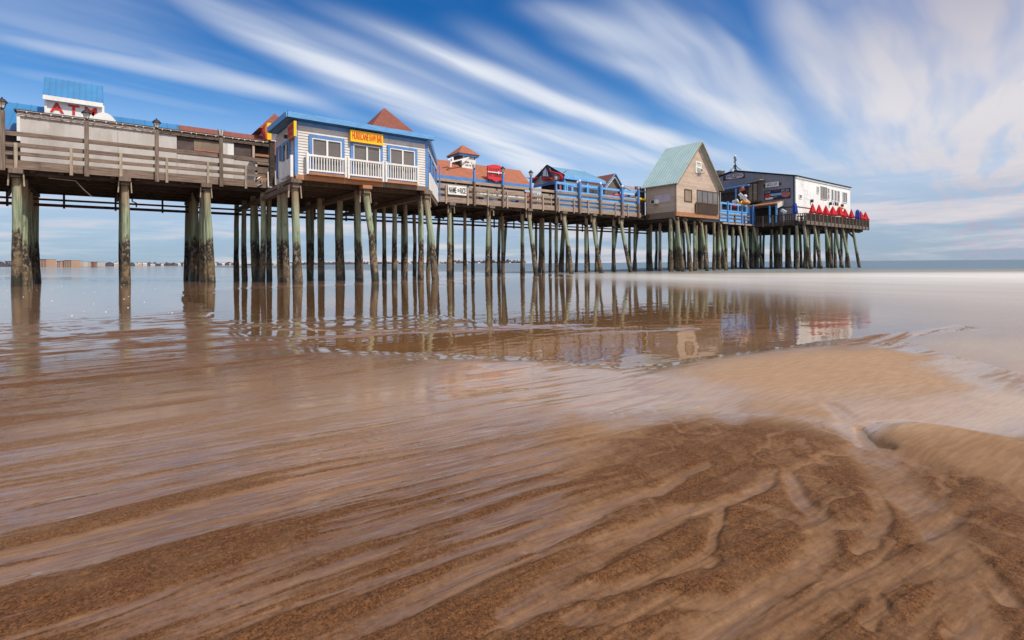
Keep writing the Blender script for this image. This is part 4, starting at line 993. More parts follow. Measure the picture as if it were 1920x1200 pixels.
box('picture', 'pale_blue_roof', s5, X - .015, X - .001, ya - wid * .22, ya - wid * .7, zlo + hgt * .38, zlo + hgt * .62)
MB().prism([(X - .02, ya - wid * .83 + .55 * math.cos(a), zlo + hgt * .42 + .36 * math.sin(a)) for a in np.linspace(0, 6.28, 15)[:-1]], (.015, 0, 0)).build('picture', 'curtain_red', s5)
MB().prism([(X - .02, ya - wid * .14 + .36 * math.cos(a), zlo + hgt * .42 + .25 * math.sin(a)) for a in np.linspace(0, 6.28, 15)[:-1]], (.015, 0, 0)).build('picture', 'red_sign', s5)
box('white_panel', 'white', s5, X - .02, X - .001, ya - wid * .04, ya - wid * .34, zlo + .06, zlo + hgt * .26)
box('picture', 'tan', s5, X - .018, X - .001, ya - wid * .36, ya - wid * .5, zlo + hgt * .2, zlo + hgt * .3)
# roof things
vt = thing('roof_vent', (66, 6.2, 12.3), 'round steel kitchen vent on the pub roof behind the house roof', 'vent')
c = at(1, 1349.5, 326, 6.2)
MB().lathe([(.45, 0), (.45, .7)], (c[0], 6.2, c[2] - 1.0), 14).build('stack', 'steel', vt)
MB().lathe([(.6, 0), (.66, .1), (.66, .62), (.7, .66), (.55, .74)], (c[0], 6.2, c[2] - .3), 16).build('drum', 'steel', vt)
fx_, fz_ = fxz(1378.5, 319, 4.0)
wv = thing('roof_mast', (fx_, 4.0, fz_), 'iron mast with scrolled legs and white ball on the pub gable', 'mast')
zt = fz(1378.5, 292.5, 4.0); H = zt - fz_
MB().tube([(fx_, 4, fz_ - .05), (fx_, 4, zt - .1)], .075, 8).build('pole', 'black', wv)
MB().lathe([(.04, 0), (.16, .1), (.17, .2), (.06, .32)], (fx_, 4, zt - .2), 10).build('ball', 'white', wv)
for s in (-1, 1):
    MB().tube([(fx_, 4, fz_ + H * .42), (fx_ + s * .14, 4, fz_ + H * .3), (fx_ + s * .18, 4, fz_ + H * .15), (fx_ + s * .42, 4, fz_ + .02), (fx_ + s * .5, 4, fz_ + .1)], .05, 6).build('scroll_leg', 'black', wv)
    MB().tube([(fx_, 4 + s * .1, fz_ + H * .38), (fx_, 4 + s * .3, fz_ + .3), (fx_, 4 + s * .75, fz_ - .05)], .045, 6).build('scroll_leg', 'black', wv)
for hh, s in ((.62, -1), (.78, 1), (.85, -1)):
    MB().tube([(fx_, 4, fz_ + H * hh), (fx_ + s * .2, 4, fz_ + H * (hh + .04)), (fx_ + s * .34, 4, fz_ + H * (hh - .04)), (fx_ + s * .26, 4, fz_ + H * (hh - .1)), (fx_ + s * .18, 4, fz_ + H * (hh - .06))], .035, 6).build('scroll_arm', 'black', wv)
x, z = at(0, 1373, 319.5, qx0 - .25)[1:]
o = MB().box(qx0 - .5, qx0 - .2, x - .18, x + .16, z - .16, z + .16).box(qx0 - .52, qx0 - .5, x - .14, x + .12, z - .12, z + .12).build('floodlight', 'white'); tag(o, 'square white floodlight at the peak of the pub gable', 'light')
# patio clutter in front of the pub: crossed white paddles, drum, colourful floats, fish
def PX(px, py, X): y, z = fyz(px, py, X); return (X, y, z)
X0 = 61.0
o = MB().beam(PX(1386, 363, X0), PX(1405, 382, X0), .12, .36).beam(PX(1388, 372, X0 + .1), PX(1399, 368, X0 + .1), .1, .3).build('white_board', 'white'); tag(o, 'long white board leaning above the blue fence', 'board')
o = MB().tube([PX(1375, 380, X0), PX(1383, 376, X0)], [.26, .24], 12).build('drum', 'white'); tag(o, 'white drum lying on the patio roof edge by the blue fence', 'drum')
o = MB().lathe([(.1, 0), (.22, .12), (.2, .3), (.08, .4)], PX(1397.5, 371, X0), 10).build('float', 'white'); tag(o, 'white round float next to the leaning white board', 'float')
o = MB().tube([PX(1382, 386, X0 - .6), PX(1393, 381, X0 - .6)], [.25, .35], 10).build('canoe', 'yellow'); tag(o, 'yellow kayak end above the blue fence', 'kayak')
o = MB().lathe([(.15, 0), (.5, .15), (.42, .4), (.1, .55)], PX(1397.5, 384, X0 - .4), 12).build('float', 'orange'); tag(o, 'orange red buoy beside the yellow kayak end', 'buoy')
o = MB().lathe([(.2, 0), (.55, .2), (.45, .5), (.1, .6)], PX(1377, 392, X0 - .6), 12).build('float', 'red'); tag(o, 'red buoy seen through the blue fence frame', 'buoy')
o = MB().tube([PX(1386, 360, X0 + 1), PX(1392, 354, X0 + 1), PX(1394, 349, X0 + 1)], [.08, .3, .06], 10).build('hanging_fish', 'curtain_red'); tag(o, 'pink red fish ornament hanging under the pub porch roof', 'ornament')
for k, px in enumerate((1469,)):
    x = DX0 + .4; y, z = fyz(px, 398, x); o = MB().beam((x, y, 5.53), (x, y, 6.7), .08, .08).beam((x, y + .22, 7.05), (x, y - .3, 6.7), .3, .3).build('spotlight', 'white'); tag(o, 'white spotlight on a post at the deck rail by the pub', 'light')

# closed umbrellas on the end deck
def umbrella(x, y, ztop, mat, label, s=1.0, tall=1.15):
    t = thing('closed_umbrella', (x, y, 5.53), label, 'umbrella', 'closed umbrellas on the end deck')
    MB().tube([(x, y, 5.53), (x, y, ztop - .05)], .03, 8).build('pole', 'wood_pale', t)
    MB().lathe([(.28, 0), (.3, .06), (.12, .14)], (x, y, 5.53), 10).build('base', 'black', t)
    mb = MB(); n = 24; prof = [(.03, 0), (.09, -.12), (.16, -.35), (.23, -.62), (.31, -.88), (.38, -tall * .92), (.36, -tall)] if mat == 'red_cloth' else [(.05, 0), (.16, -.1), (.2, -.4), (.22, -.8), (.24, -1.15), (.2, -1.3)]
    vs = []; fs = []
    for r_, z in prof:
        for k in range(n):
            a = 2 * math.pi * k / n; q = s * r_ * (1 + .22 * math.cos(a * 6 + x)) ; vs.append((x + q * math.cos(a), y + q * math.sin(a), ztop + z))
    for i in range(len(prof) - 1):
        for k in range(n): fs.append((i * n + k, i * n + (k + 1) % n, (i + 1) * n + (k + 1) % n, (i + 1) * n + k))
    fs.append(tuple(range(n))); fs.append(tuple(range((len(prof) - 1) * n, len(prof) * n)))
    mb.add(vs, fs, True).build('canopy', mat, t)
    MB().lathe([(.03, 0), (.04, .04), (.01, .12)], (x, y, ztop - .01), 6).build('finial', 'black', t)
    t.rotation_euler = (random.uniform(-.05, .05), random.uniform(-.06, .06), random.random() * 6)
    return t
UM = [(1492, 380, 'blue_cloth', 'closed blue umbrella at the grey corner of the pub', 1.1), (1524, 381.6, 'red_cloth', 'first closed red umbrella from the pub corner, standing apart', 1),
      (1536, 384, 'red_cloth', 'second closed red umbrella from the pub corner', 1), (1549, 386, 'red_cloth', 'third closed red umbrella from the pub corner, below the wide window', 1.1),
      (1561, 387.5, 'red_cloth', 'wide half closed red umbrella below the row of narrow windows', 1.35), (1572, 388.5, 'red_cloth', 'bulging half open red umbrella below the blue words', 1.5),
      (1585.5, 391.5, 'red_cloth', 'closed red umbrella below the last pair of windows', 1.2), (1597, 393, 'red_cloth', 'closed red umbrella at the seaward corner of the white wall', 1),
      (1607, 393.5, 'blue_cloth', 'closed blue umbrella among red ones near the deck end', 1.1), (1615.5, 396.5, 'red_cloth', 'red umbrella just beyond the blue one near the deck end', 1.2), (1623, 398, 'red_cloth', 'last closed red umbrella at the far end of the deck', 1.15)]
for px, py, mt_, lab, s in UM:
    y = -5.1; x, z = fxz(px, py, y); umbrella(x, y, z, mt_, lab, s)
x, z = fxz(1576, 392, -4.9)
o = MB().lathe([(.1, 0), (.4, .1), (.3, .35), (.05, .45)], (x, -4.9, z - .1), 10).box(x - .03, x + .03, -4.93, -4.87, 5.53, z - .05).build('lantern', 'orange'); tag(o, 'orange red lantern on a pole between the half open umbrellas', 'lantern')
# picnic table near the corner
pt = thing('deck_table', (fx(1502, -4), -4.9, 5.53), 'dark table seen through the corner rail under the blue umbrella', 'table')
x = fx(1503, -4.9)
box('tabletop', 'wood_deck', pt, x - .6, x + .6, -5.3, -4.6, 6.2, 6.26)
for sx in (-.5, .5):
    for sy in (-5.2, -4.7): box('leg', 'wood_deck', pt, x + sx - .04, x + sx + .04, sy - .04, sy + .04, 5.53, 6.2)

# ------------------------------------------------------------------ numpy noise
def _hash(ix, iy, seed):
    h = (ix.astype(np.int64) * 374761393 + iy.astype(np.int64) * 668265263 + seed * 1442695041) & 0xffffffff
    h = ((h ^ (h >> 13)) * 1274126177) & 0xffffffff
    return ((h ^ (h >> 16)) & 0xffff) / 65535.0
def vnoise(x, y, seed=0):
    ix, iy = np.floor(x), np.floor(y); f, g = x - ix, y - iy
    f = f * f * f * (f * (f * 6 - 15) + 10); g = g * g * g * (g * (g * 6 - 15) + 10)
    a, b, c, d = (_hash(ix + i, iy + j, seed) for j in (0, 1) for i in (0, 1))
    return (a + (b - a) * f) * (1 - g) + (c + (d - c) * f) * g
def fbm(x, y, o=4, seed=0, gain=.5):
    s = np.zeros_like(x); a = 1; t = 0
    for i in range(o):
        s += a * vnoise(x * 2 ** i + 17.3 * i, y * 2 ** i - 9.1 * i, seed + i); t += a; a *= gain
    return s / t
def sstep(a, b, x):
    t = np.clip((x - a) / (b - a), 0, 1); return t * t * (3 - 2 * t)
def gpt(px, py): p = at(2, px, py, 0.0); return p[0], p[1]
def seg_dist(X, Y, pts, widths=None):
    """distance to a polyline on the ground, and the position along it"""
    best = np.full(X.shape, 1e9); w = np.zeros_like(X)
    for i in range(len(pts) - 1):
        (ax_, ay_), (bx_, by_) = pts[i], pts[i + 1]; dx, dy = bx_ - ax_, by_ - ay_; L = dx * dx + dy * dy + 1e-9
        t = np.clip(((X - ax_) * dx + (Y - ay_) * dy) / L, 0, 1)
        d = np.hypot(X - ax_ - t * dx, Y - ay_ - t * dy)
        if widths is not None: d = d / (widths[i] + (widths[i + 1] - widths[i]) * t)
        best = np.minimum(best, d)
    return best
def poly_sd(X, Y, poly):
    d = seg_dist(X, Y, poly + [poly[0]]); ins = np.zeros(X.shape, bool)
    for i in range(len(poly)):
        (ax_, ay_), (bx_, by_) = poly[i], poly[(i + 1) % len(poly)]
        c = ((ay_ > Y) != (by_ > Y)) & (X < (bx_ - ax_) * (Y - ay_) / (by_ - ay_ + 1e-12) + ax_); ins ^= c
    return np.where(ins, -d, d)

def polar(r_list, a_list):
    """a sheet of rings round the spot the photograph was taken from, finest near it"""
    r, a = np.array(r_list), np.array(a_list)
    R, A = np.meshgrid(r, a, indexing='ij')
    base = math.atan2(_fw[0], _fw[1])
    X = CAM[0] + R * np.sin(base + A); Y = CAM[1] + R * np.cos(base + A)
    nr, na = R.shape
    i, j = np.meshgrid(np.arange(nr - 1), np.arange(na), indexing='ij'); j2 = (j + 1) % na
    q = np.stack([i * na + j, (i + 1) * na + j, (i + 1) * na + j2, i * na + j2], -1).reshape(-1, 4)
    return X, Y, q, nr, na
def sheet(name, X, Y, Z, quads, na, attrs, mat):
    n = X.size; me = bpy.data.meshes.new(name)
    co = np.stack([X, Y, Z], -1).reshape(-1, 3)
    cen = np.array([[co[:na, 0].mean(), co[:na, 1].mean(), co[:na, 2].mean()]]); co = np.concatenate([co, cen])
    tri = [(k, (k + 1) % na, n) for k in range(na)]
    nl = quads.size + 3 * na; me.vertices.add(n + 1); me.loops.add(nl); me.polygons.add(len(quads) + na)
    me.vertices.foreach_set('co', co.astype(np.float32).ravel())
    me.loops.foreach_set('vertex_index', np.concatenate([quads[:, ::-1].ravel(), np.array(tri).ravel()]).astype(np.int32))
    me.polygons.foreach_set('loop_start', np.concatenate([np.arange(len(quads)) * 4, quads.size + np.arange(na) * 3]).astype(np.int32))
    me.polygons.foreach_set('use_smooth', np.ones(len(quads) + na, bool))
    me.update(calc_edges=True); me.validate()
    for k, v in attrs.items():
        at_ = me.attributes.new(k, 'FLOAT', 'POINT'); at_.data.foreach_set('value', np.concatenate([v.ravel(), [float(v.ravel()[0])]]).astype(np.float32))
    me.materials.append(mat)
    o = bpy.data.objects.new(name, me); COL.objects.link(o); return o

HALF = math.radians(56)
def angles(n_in, n_out): return np.concatenate([np.linspace(-HALF, HALF, n_in), np.linspace(HALF, 2 * math.pi - HALF, n_out + 2)[1:-1]])
dep = np.linspace(math.atan(.9 / 1.05), math.atan(.9 / 70), 560)
radii = np.concatenate([.9 / np.tan(dep), np.geomspace(75, 9000, 50)])
X, Y, Q, nr, na = polar(radii, angles(820, 60))

# ------------------------------------------------------------------ beach heights (metres above water level) in world coordinates
def ground(X, Y):
    # flow frame: u along the run-off towards the sea, v across it
    a = math.radians(-6); u = X * math.cos(a) + (Y + 32) * math.sin(a); v = -X * math.sin(a) + (Y + 32) * math.cos(a)
    wv_ = fbm(u * .35, v * .9, 3, 5) - .5
    v2 = v + wv_ * .5
    rill = fbm(u * .6, v2 * 7.5, 5, 21, .62)
    rill2 = fbm(u * 1.5 + 9, v2 * 24, 4, 33, .6)
    near = 1 - sstep(3, 14, np.hypot(X, Y + 32))
    r0 = np.hypot(X, Y + 32); flat = .035 + .965 * (1 - sstep(1.7, 4.0, r0))
    h = .022 + (.034 * (rill - .5) + .012 * (rill2 - .5)) * flat
    rill3 = fbm(u * 2.6 + 5, v2 * 46, 3, 37, .6)
    dark = sstep(.44, .63, rill * .40 + rill2 * .36 + rill3 * .24)            # coarse brown grains lie on the ribs
    wide = fbm(u * .18 + 3, v * .5, 3, 8)
    h += .014 * (wide - .45)
    # long shallow pool that mirrors the pier
    pool = [gpt(*p) for p in ((330, 548), (470, 541), (620, 536), (850, 527), (1000, 521), (1150, 515), (1400, 512), (1700, 515), (1760, 600), (1640, 640), (1480, 660), (1300, 676), (1180, 690), (1060, 686), (980, 672), (860, 668), (760, 670), (640, 664), (560, 654), (480, 636), (400, 606))]
    sd = poly_sd(X, Y, pool); sd += (fbm(u * .35, v * 1.6, 4, 41) - .5) * .9
    inp = 1 - sstep(-.9, .35, sd)
    isl = fbm(u * .12 + 4, v * .95 + 2, 4, 52)
    bars = sstep(.60, .72, isl) * sstep(-31, -22, Y)
    for (c, r_) in (((690, 601), (2.0, .45)), ((590, 606), (1.6, .30)), ((760, 592), (1.3, .3)), ((800, 623), (2.6, .26)), ((640, 630), (1.6, .2)), ((1000, 612), (2.6, .2)), ((1180, 622), (2.0, .2))):
        cx_, cy_ = gpt(*c); uu = (X - cx_) * .90 - (Y - cy_) * .44; vv = (X - cx_) * .44 + (Y - cy_) * .90
        bars = np.maximum(bars, np.exp(-((uu / r_[0]) ** 2 + (vv / r_[1]) ** 2) * 1.2) * (.75 + .5 * (fbm(u * .8, v * 4, 3, 61))))
    barp = [gpt(*p) for p in ((440, 606), (520, 596), (640, 590), (840, 589), (940, 604), (1120, 611), (1320, 613), (1320, 619), (1100, 620), (940, 621), (840, 625), (640, 627), (500, 620))]
    sbar = poly_sd(X, Y, barp) + (fbm(u * .9, v * 5, 4, 63) - .5) * .5
    bars = np.maximum(bars * .9, .84 * (1 - sstep(-.35, .2, sbar)) * (.72 + .5 * fbm(u * .5, v * 3.5, 4, 64)))
    h = h * (1 - inp) + inp * (-.05 + .075 * np.clip(bars, 0, 1.05) + .012 * (rill - .5))
    # thin sheet of water below the sand bank
    film = [gpt(*p) for p in ((900, 690), (1010, 690), (1200, 700), (1400, 770), (1580, 785), (1800, 770), (1990, 760), (2050, 800), (1800, 806), (1600, 815), (1480, 800), (1320, 790), (1150, 790), (1000, 770), (880, 730))]
    sf = poly_sd(X, Y, film) + (fbm(u * .7, v * 2.5, 4, 71) - .5) * .7
    inf = 1 - sstep(-.35, .35, sf)
    h = h * (1 - inf) + inf * (.010 + .008 * (rill - .5) + .003 * (rill2 - .5))
    # smooth rounded sand bank between pool and sheet
    bank = [gpt(*p) for p in ((1215, 716), (1320, 676), (1480, 659), (1640, 652), (1740, 668), (1830, 712), (1895, 746), (1800, 752), (1690, 768), (1600, 768), (1480, 768), (1380, 752), (1290, 735))]
    sb = poly_sd(X, Y, bank) + (fbm(u * 1.0, v * 2, 3, 81) - .5) * .22
    inb = 1 - sstep(-.65, .35, sb)
    h = h * (1 - inb) + inb * (.052 + .02 * (fbm(X * .8, Y * .8, 3, 82) - .5))
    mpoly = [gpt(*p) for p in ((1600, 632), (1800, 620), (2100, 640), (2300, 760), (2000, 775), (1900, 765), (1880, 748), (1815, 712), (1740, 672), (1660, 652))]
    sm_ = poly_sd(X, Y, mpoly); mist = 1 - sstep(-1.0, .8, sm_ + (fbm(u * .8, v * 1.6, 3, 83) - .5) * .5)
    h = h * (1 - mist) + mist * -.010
    # second bank on the right with its undercut lip
    bank2 = [gpt(*p) for p in ((1640, 800), (1700, 795), (1780, 806), (1860, 822), (1960, 850), (2100, 900), (2200, 960), (1960, 960), (1800, 905), (1700, 862), (1650, 845), (1628, 820))]
    s2 = poly_sd(X, Y, bank2) + (fbm(u * 2, v * 4, 3, 85) - .5) * .04
    in2 = 1 - sstep(-.13, .05, s2)
    h = h * (1 - in2) + in2 * (.045 + .016 * (fbm(X * 1.5, Y * 1.5, 3, 86) - .5))
    # the corner of the foreground: braided run-off channels
    smooth_r = sstep(0, .6, (X - gpt(1150, 1000)[0]) * .8 - 0 * Y)
    chans = [((1560, 770), (1600, 800), (1610, 830), (1660, 852), (1720, 870)), ((1640, 860), (1690, 930), (1745, 985), (1785, 1050), (1800, 1120), (1840, 1210)), ((1780, 1070), (1690, 1092), (1600, 1115), (1520, 1160), (1420, 1215)),
             ((1480, 900), (1500, 945), (1540, 985), (1545, 1040), (1500, 1085), (1420, 1130), (1330, 1215)), ((1450, 895), (1425, 925), (1370, 952), (1290, 968), (1190, 1020), (1080, 1080), (960, 1160)), ((1640, 930), (1660, 980), (1630, 1020), (1610, 1050)),
             ((1640, 995), (1590, 998), (1545, 1000)), ((1500, 1085), (1400, 1140), (1250, 1150), (1080, 1180)), ((1340, 1060), (1230, 1100), (1100, 1125), (960, 1170)), ((1330, 880), (1240, 925), (1120, 965), (1000, 1040)), ((1800, 1120), (1760, 1160), (1700, 1210)), ((1790, 1030), (1840, 1080), (1900, 1150)),
             ((1640, 1120), (1650, 1160), (1630, 1200)), ((1350, 960), (1345, 1000), (1330, 1040), (1290, 1075))]
    wid = [(.05, .06, .07, .08, .1), (.10, .10, .09, .07, .065, .07), (.05, .05, .05, .05, .05), (.03, .035, .04, .045, .05, .05, .05), (.03, .03, .03, .04, .05, .05, .05), (.03, .03, .03, .02), (.025, .02, .02), (.03, .035, .04, .04), (.02, .025, .03, .03), (.025, .03, .04, .04), (.03, .03, .03), (.03, .03, .03), (.015, .02, .02), (.02, .02, .02, .015)]
    ch = np.full(X.shape, 9.)
    wob = (fbm(X * 9, Y * 9, 3, 91) - .5)
    for c, w in zip(chans, wid): ch = np.minimum(ch, seg_dist(X + wob * .05, Y + wob * .04, [gpt(*p) for p in c], w))
    r0 = np.hypot(X, Y + 32)
    cm = (1 - sstep(.45, 1.55, ch)) * (1 - sstep(6, 8, r0))
    plate = (1 - sstep(3.0, 3.8, r0)) * sstep(-.1, .9, X * .788 - (Y + 32) * .616)
    bumpy = fbm(X * 7, Y * 7, 4, 95)
    ridg = 1 - np.abs(2 * fbm(X * 4.5 + 2 * fbm(X * 2, Y * 2, 2, 97), Y * 4.5, 3, 98) - 1)
    small = sstep(.88, .97, ridg) * plate
    dry = (1 - np.maximum(np.maximum(inp, inf), np.maximum(inb, in2)))
    # crumbly lifted plates between channels
    crumbs = sstep(.36, .50, fbm(X * 6, Y * 6, 4, 96, .6) + .25 * (rill - .5))
    h += plate * dry * (.008 * (bumpy - .5) + .004 * crumbs)
    lip = np.exp(-((ch - 1.35) / .28) ** 2) * plate
    h += dry * (-.011 * cm - .003 * small * (1 - cm)); h = np.where(r0 < 4.2, np.maximum(h, .003), h)
    fl = np.clip(cm, 0, 1)
    # seaward slope
    xb = 8.5 + .68 * (Y + 29); xb = np.where(Y > 0, xb.clip(None, 28) + (Y * .05), xb)
    sea = sstep(0, 22, X - xb)
    h = h * (1 - sstep(0, 5, X - xb)) - sstep(-1, 8, X - xb) * .06 - sea * .5 - sstep(20, 200, X - xb) * 3
    # stretch of wet flat and shallow water beyond the pier
    back = sstep(7, 13, Y) * (1 - sea)
    stc = seg_dist(X, Y, [gpt(*q_) for q_ in ((-250, 519.5), (60, 521), (250, 522.5), (430, 524), (560, 524.5), (720, 522), (860, 517))]); h -= .09 * np.exp(-(stc / 2.2) ** 2) * (1 - sea)
    # the dry beach climbs behind the camera and to the far left
    left = sstep(-6, -60, X); h += left * sstep(-8, -60, X) * 1.2
    dark = dark * (1 - inp) * (1 - inf)
    dark = dark * (1 - inb * .85) * (1 - in2 * .6)
    dark = dark * (1 - plate) + plate * dry * np.clip(.62 + .38 * crumbs, 0, 1) * (1 - .6 * small)
    mid = sstep(1.6, 4.5, r0)
    dark = dark * (1 - .74 * cm) * (1 - .25 * mid)
    fore = 1 - sstep(1.3, 3.2, r0)
    fore2 = 1 - sstep(1.15, 2.3, r0)
    dark = dark + (1 - sstep(1.3, 3.4, r0)) * .07 * (1 - .5 * cm) + fore2 * .36 * sstep(.41, .62, .55 * fbm(u * 1.2, v2 * 5, 4, 111, .6) + .45 * rill) * (1 - .5 * cm)  # coarse sand thickened near the camera, painting the dark vignette into the colour
    ln_ = np.exp(-seg_dist(X, Y, [gpt(*q_) for q_ in ((1612, 806), (1622, 824), (1642, 838), (1672, 848))], (.02, .035, .05, .02)) ** 2); h -= .02 * ln_; dark = np.maximum(dark, ln_)  # lip carved, and its shadow side painted dark in the sand colour
    lw = fbm(u * .25, v2 * 2.4, 4, 121, .6); dark = dark + .38 * sstep(.5, .66, lw) * sstep(2.5, 5, r0) * (1 - sstep(8, 13, r0)) * dry; dark = dark * (1 - sstep(9, 16, r0))
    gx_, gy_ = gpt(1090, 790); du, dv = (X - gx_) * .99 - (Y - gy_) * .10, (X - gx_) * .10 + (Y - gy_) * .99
    glow_patch = np.exp(-((du / 2.9) ** 2 + (dv / 2.1) ** 2)) * (.6 + .8 * rill) * (1 - plate) * sstep(1.9, 3.6, r0); dark = dark * (1 - .8 * np.clip(glow_patch, 0, 1))  # soft pale patch: the glow of reflected sky painted into the sand colour
    lat = X * .788 - (Y + 32) * .616
    dark = dark + .34 * sstep(.6, -2.2, lat) * (1 - sstep(5.5, 9, r0)) * sstep(.36, .56, .5 * rill + .3 * lw + .2 * rill3) * dry  # left side darkened in the colour: dark streaks plus painted lens vignette
    dark = np.clip(dark * (.9 + .3 * fore), 0, 1)
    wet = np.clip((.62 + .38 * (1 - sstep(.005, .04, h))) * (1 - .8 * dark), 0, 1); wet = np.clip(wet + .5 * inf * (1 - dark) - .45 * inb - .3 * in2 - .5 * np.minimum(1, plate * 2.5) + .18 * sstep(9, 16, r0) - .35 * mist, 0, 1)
    gold = np.clip(.75 * inb + .12 * in2 + .75 * inf + .45 * mist + .75 * glow_patch, 0, 1)  # bank's own gold, plus reflected-sky glow painted over the film and centre
    return h, dark, wet, gold
Hh, dark, wet, gold = ground(X, Y)
mt, t, b = new_mat('wet_sand')
p = t.pos()
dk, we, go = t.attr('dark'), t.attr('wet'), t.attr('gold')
rot = t.new('ShaderNodeVectorRotate', rotation_type='Z_AXIS'); rot.inputs['Angle'].default_value = math.radians(6); t.link(p, rot.inputs['Vector'])
fl = rot.outputs[0]
g1 = t.noise(p, 170, 3, .75); g2 = t.noise(p, 430, 2, .6); g3 = t.noise(p, 42, 4, .7); pat = t.noise(p, 1.1, 5, .6)
sl = t.noise(t.scale(fl, (5, 48, 1)), 1.0, 5, .65); sl2 = t.noise(t.scale(fl, (16, 120, 1)), 1.0, 4, .65)
fine = t.mix(t.ramp(pat, .35, .65), (.215, .110, .052), (.135, .068, .034))
fine = t.mix(t.math('MULTIPLY', t.ramp(sl, .38, .66), .45), fine, (.32, .185, .095))
fine = t.mix(t.math('MULTIPLY', t.ramp(g1, .48, .70), .5), fine, (.135, .065, .028))
g4 = t.noise(p, 75, 5, .75); g5 = t.noise(p, 8, 5, .65)
coarse = t.mix(t.ramp(t.math('ADD', t.math('MULTIPLY', g1, .55), t.math('MULTIPLY', g4, .45)), .38, .62), (.032, .013, .006), (.205, .085, .031))
coarse = t.mix(t.math('MULTIPLY', t.ramp(g5, .42, .68), .45), coarse, (.185, .098, .050))
coarse = t.mix(t.math('MULTIPLY', t.ramp(g3, .4, .65), .55), coarse, (.095, .041, .015))
dke = t.math('ADD', dk, t.math('MULTIPLY', t.math('SUBTRACT', g3, .5), .9))
dke = t.math('ADD', dke, t.math('MULTIPLY', t.math('SUBTRACT', sl2, .5), .75))
dke = t.math('ADD', dke, t.math('MULTIPLY', t.math('SUBTRACT', sl, .5), .6), clamp=True)
c = t.mix(t.ramp(dke, .05, 1.0), fine, coarse)
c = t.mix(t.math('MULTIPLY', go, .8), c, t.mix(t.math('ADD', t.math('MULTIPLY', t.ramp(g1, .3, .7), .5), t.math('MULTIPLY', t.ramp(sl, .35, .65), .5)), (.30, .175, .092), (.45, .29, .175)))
spk = t.ramp(g2, .73, .77)
c = t.mix(t.math('MULTIPLY', spk, .7), c, (.62, .46, .3))
c = t.mix(t.math('MULTIPLY', t.ramp(g2, .28, .24), .6), c, (.035, .017, .01))
t.link(c, b.inputs['Base Color'])
b.inputs['Roughness'].default_value = .75; b.inputs['Specular IOR Level'].default_value = .12
t.link(t.math('MULTIPLY', t.ramp(we, .05, .6, .05, 1.0), t.ramp(dke, .95, .25, .12, 1.0)), b.inputs['Coat Weight'])
t.link(t.ramp(we, .1, .85, .40, .07), b.inputs['Coat Roughness']); b.inputs['Coat IOR'].default_value = 1.45
hb = t.math('ADD', t.math('MULTIPLY', g1, .5), t.math('MULTIPLY', g3, .8))
bn = t.new('ShaderNodeBump', i_Distance=.007); t.link(hb, bn.inputs['Height']); t.link(t.math('MULTIPLY_ADD', dke, .75, .12), bn.inputs['Strength'])
t.link(bn.outputs[0], b.inputs['Normal'])
rp = t.noise(t.scale(p, (1.2, 3.2, 1)), 2.2, 4, .6)
t.link(t.bump(rp, .10, .012), b.inputs['Coat Normal'])
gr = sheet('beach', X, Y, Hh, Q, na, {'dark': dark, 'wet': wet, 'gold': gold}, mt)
tag(gr, 'wet brown sand flat with run-off channels and pools', None, None, 'structure')

# ------------------------------------------------------------------ water: pool, shallow sea blurred by the long exposure, deep sea
rw = np.concatenate([np.linspace(2.5, 12, 60), np.geomspace(12.2, 90, 160), np.geomspace(95, 20000, 60)])
X, Y, Q, nr, na = polar(rw, angles(300, 50))
xb = 8.5 + .68 * (Y + 29); xb = np.where(Y > 0, np.clip(xb, None, 28) + Y * .05, xb)
n1 = fbm(X * .07, Y * .03, 3, 101) - .5
sx = X - xb + n1 * 7
milk = .07 + .70 * sstep(-8, 8, sx) + .22 * sstep(10, 30, sx)
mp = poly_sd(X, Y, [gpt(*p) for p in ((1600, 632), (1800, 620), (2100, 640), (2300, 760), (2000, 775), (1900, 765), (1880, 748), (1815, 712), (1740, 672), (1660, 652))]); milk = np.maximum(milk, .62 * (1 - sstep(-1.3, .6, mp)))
xs = X + .88 * np.minimum(Y, 0) + n1 * 7
foam = .62 * np.exp(-((xs - 15) / np.where(xs < 15, 17., 11.)) ** 2) * sstep(-2, 8, sx) * np.where(Y > 0, 1 - .6 * sstep(0, 14, Y), 1)
deep = .5 * sstep(20, 38, xs) + .5 * sstep(36, 62, xs)
rip = sstep(-2, 12, sx) * .25 + deep
st_ = seg_dist(X, Y, [gpt(*q_) for q_ in ((-250, 519.5), (60, 521), (250, 522.5), (430, 524), (560, 524.5), (720, 522), (860, 517))])
chan = np.exp(-(st_ / (1.6 + 1.0 * fbm(X * .1, Y * .1, 2, 103))) ** 2)
rip = np.maximum(rip, chan * .9)
mt, t, b = new_mat('sea_water'); t.n.remove(b); out = t.n['Material Output']
p = t.pos(); mk, fo, de, ri = t.attr('milk'), t.attr('foam'), t.attr('deep'), t.attr('ripple')
w1 = t.noise(t.scale(p, (1.0, 1.6, 1)), 1.5, 3, .5); w2 = t.noise(t.scale(p, (.5, .22, 1)), 1.0, 5, .65)
bA = t.new('ShaderNodeBump', i_Distance=.05, i_Strength=.11); t.link(w1, bA.inputs['Height'])
bB = t.new('ShaderNodeBump', i_Distance=.35); t.link(w2, bB.inputs['Height']); t.link(t.math('MULTIPLY', ri, .75), bB.inputs['Strength']); t.link(bA.outputs[0], bB.inputs['Normal'])
nrm = bB.outputs[0]
fr = t.new('ShaderNodeFresnel', i_IOR=1.33); t.link(nrm, fr.inputs['Normal'])
gl = t.new('ShaderNodeBsdfGlossy'); t.link(nrm, gl.inputs['Normal']); gl.inputs['Color'].default_value = (.95, .95, .95, 1)
t.link(t.math('MULTIPLY_ADD', t.ramp(mk, .12, .7), .24, .02), gl.inputs['Roughness'])
di = t.new('ShaderNodeBsdfDiffuse')
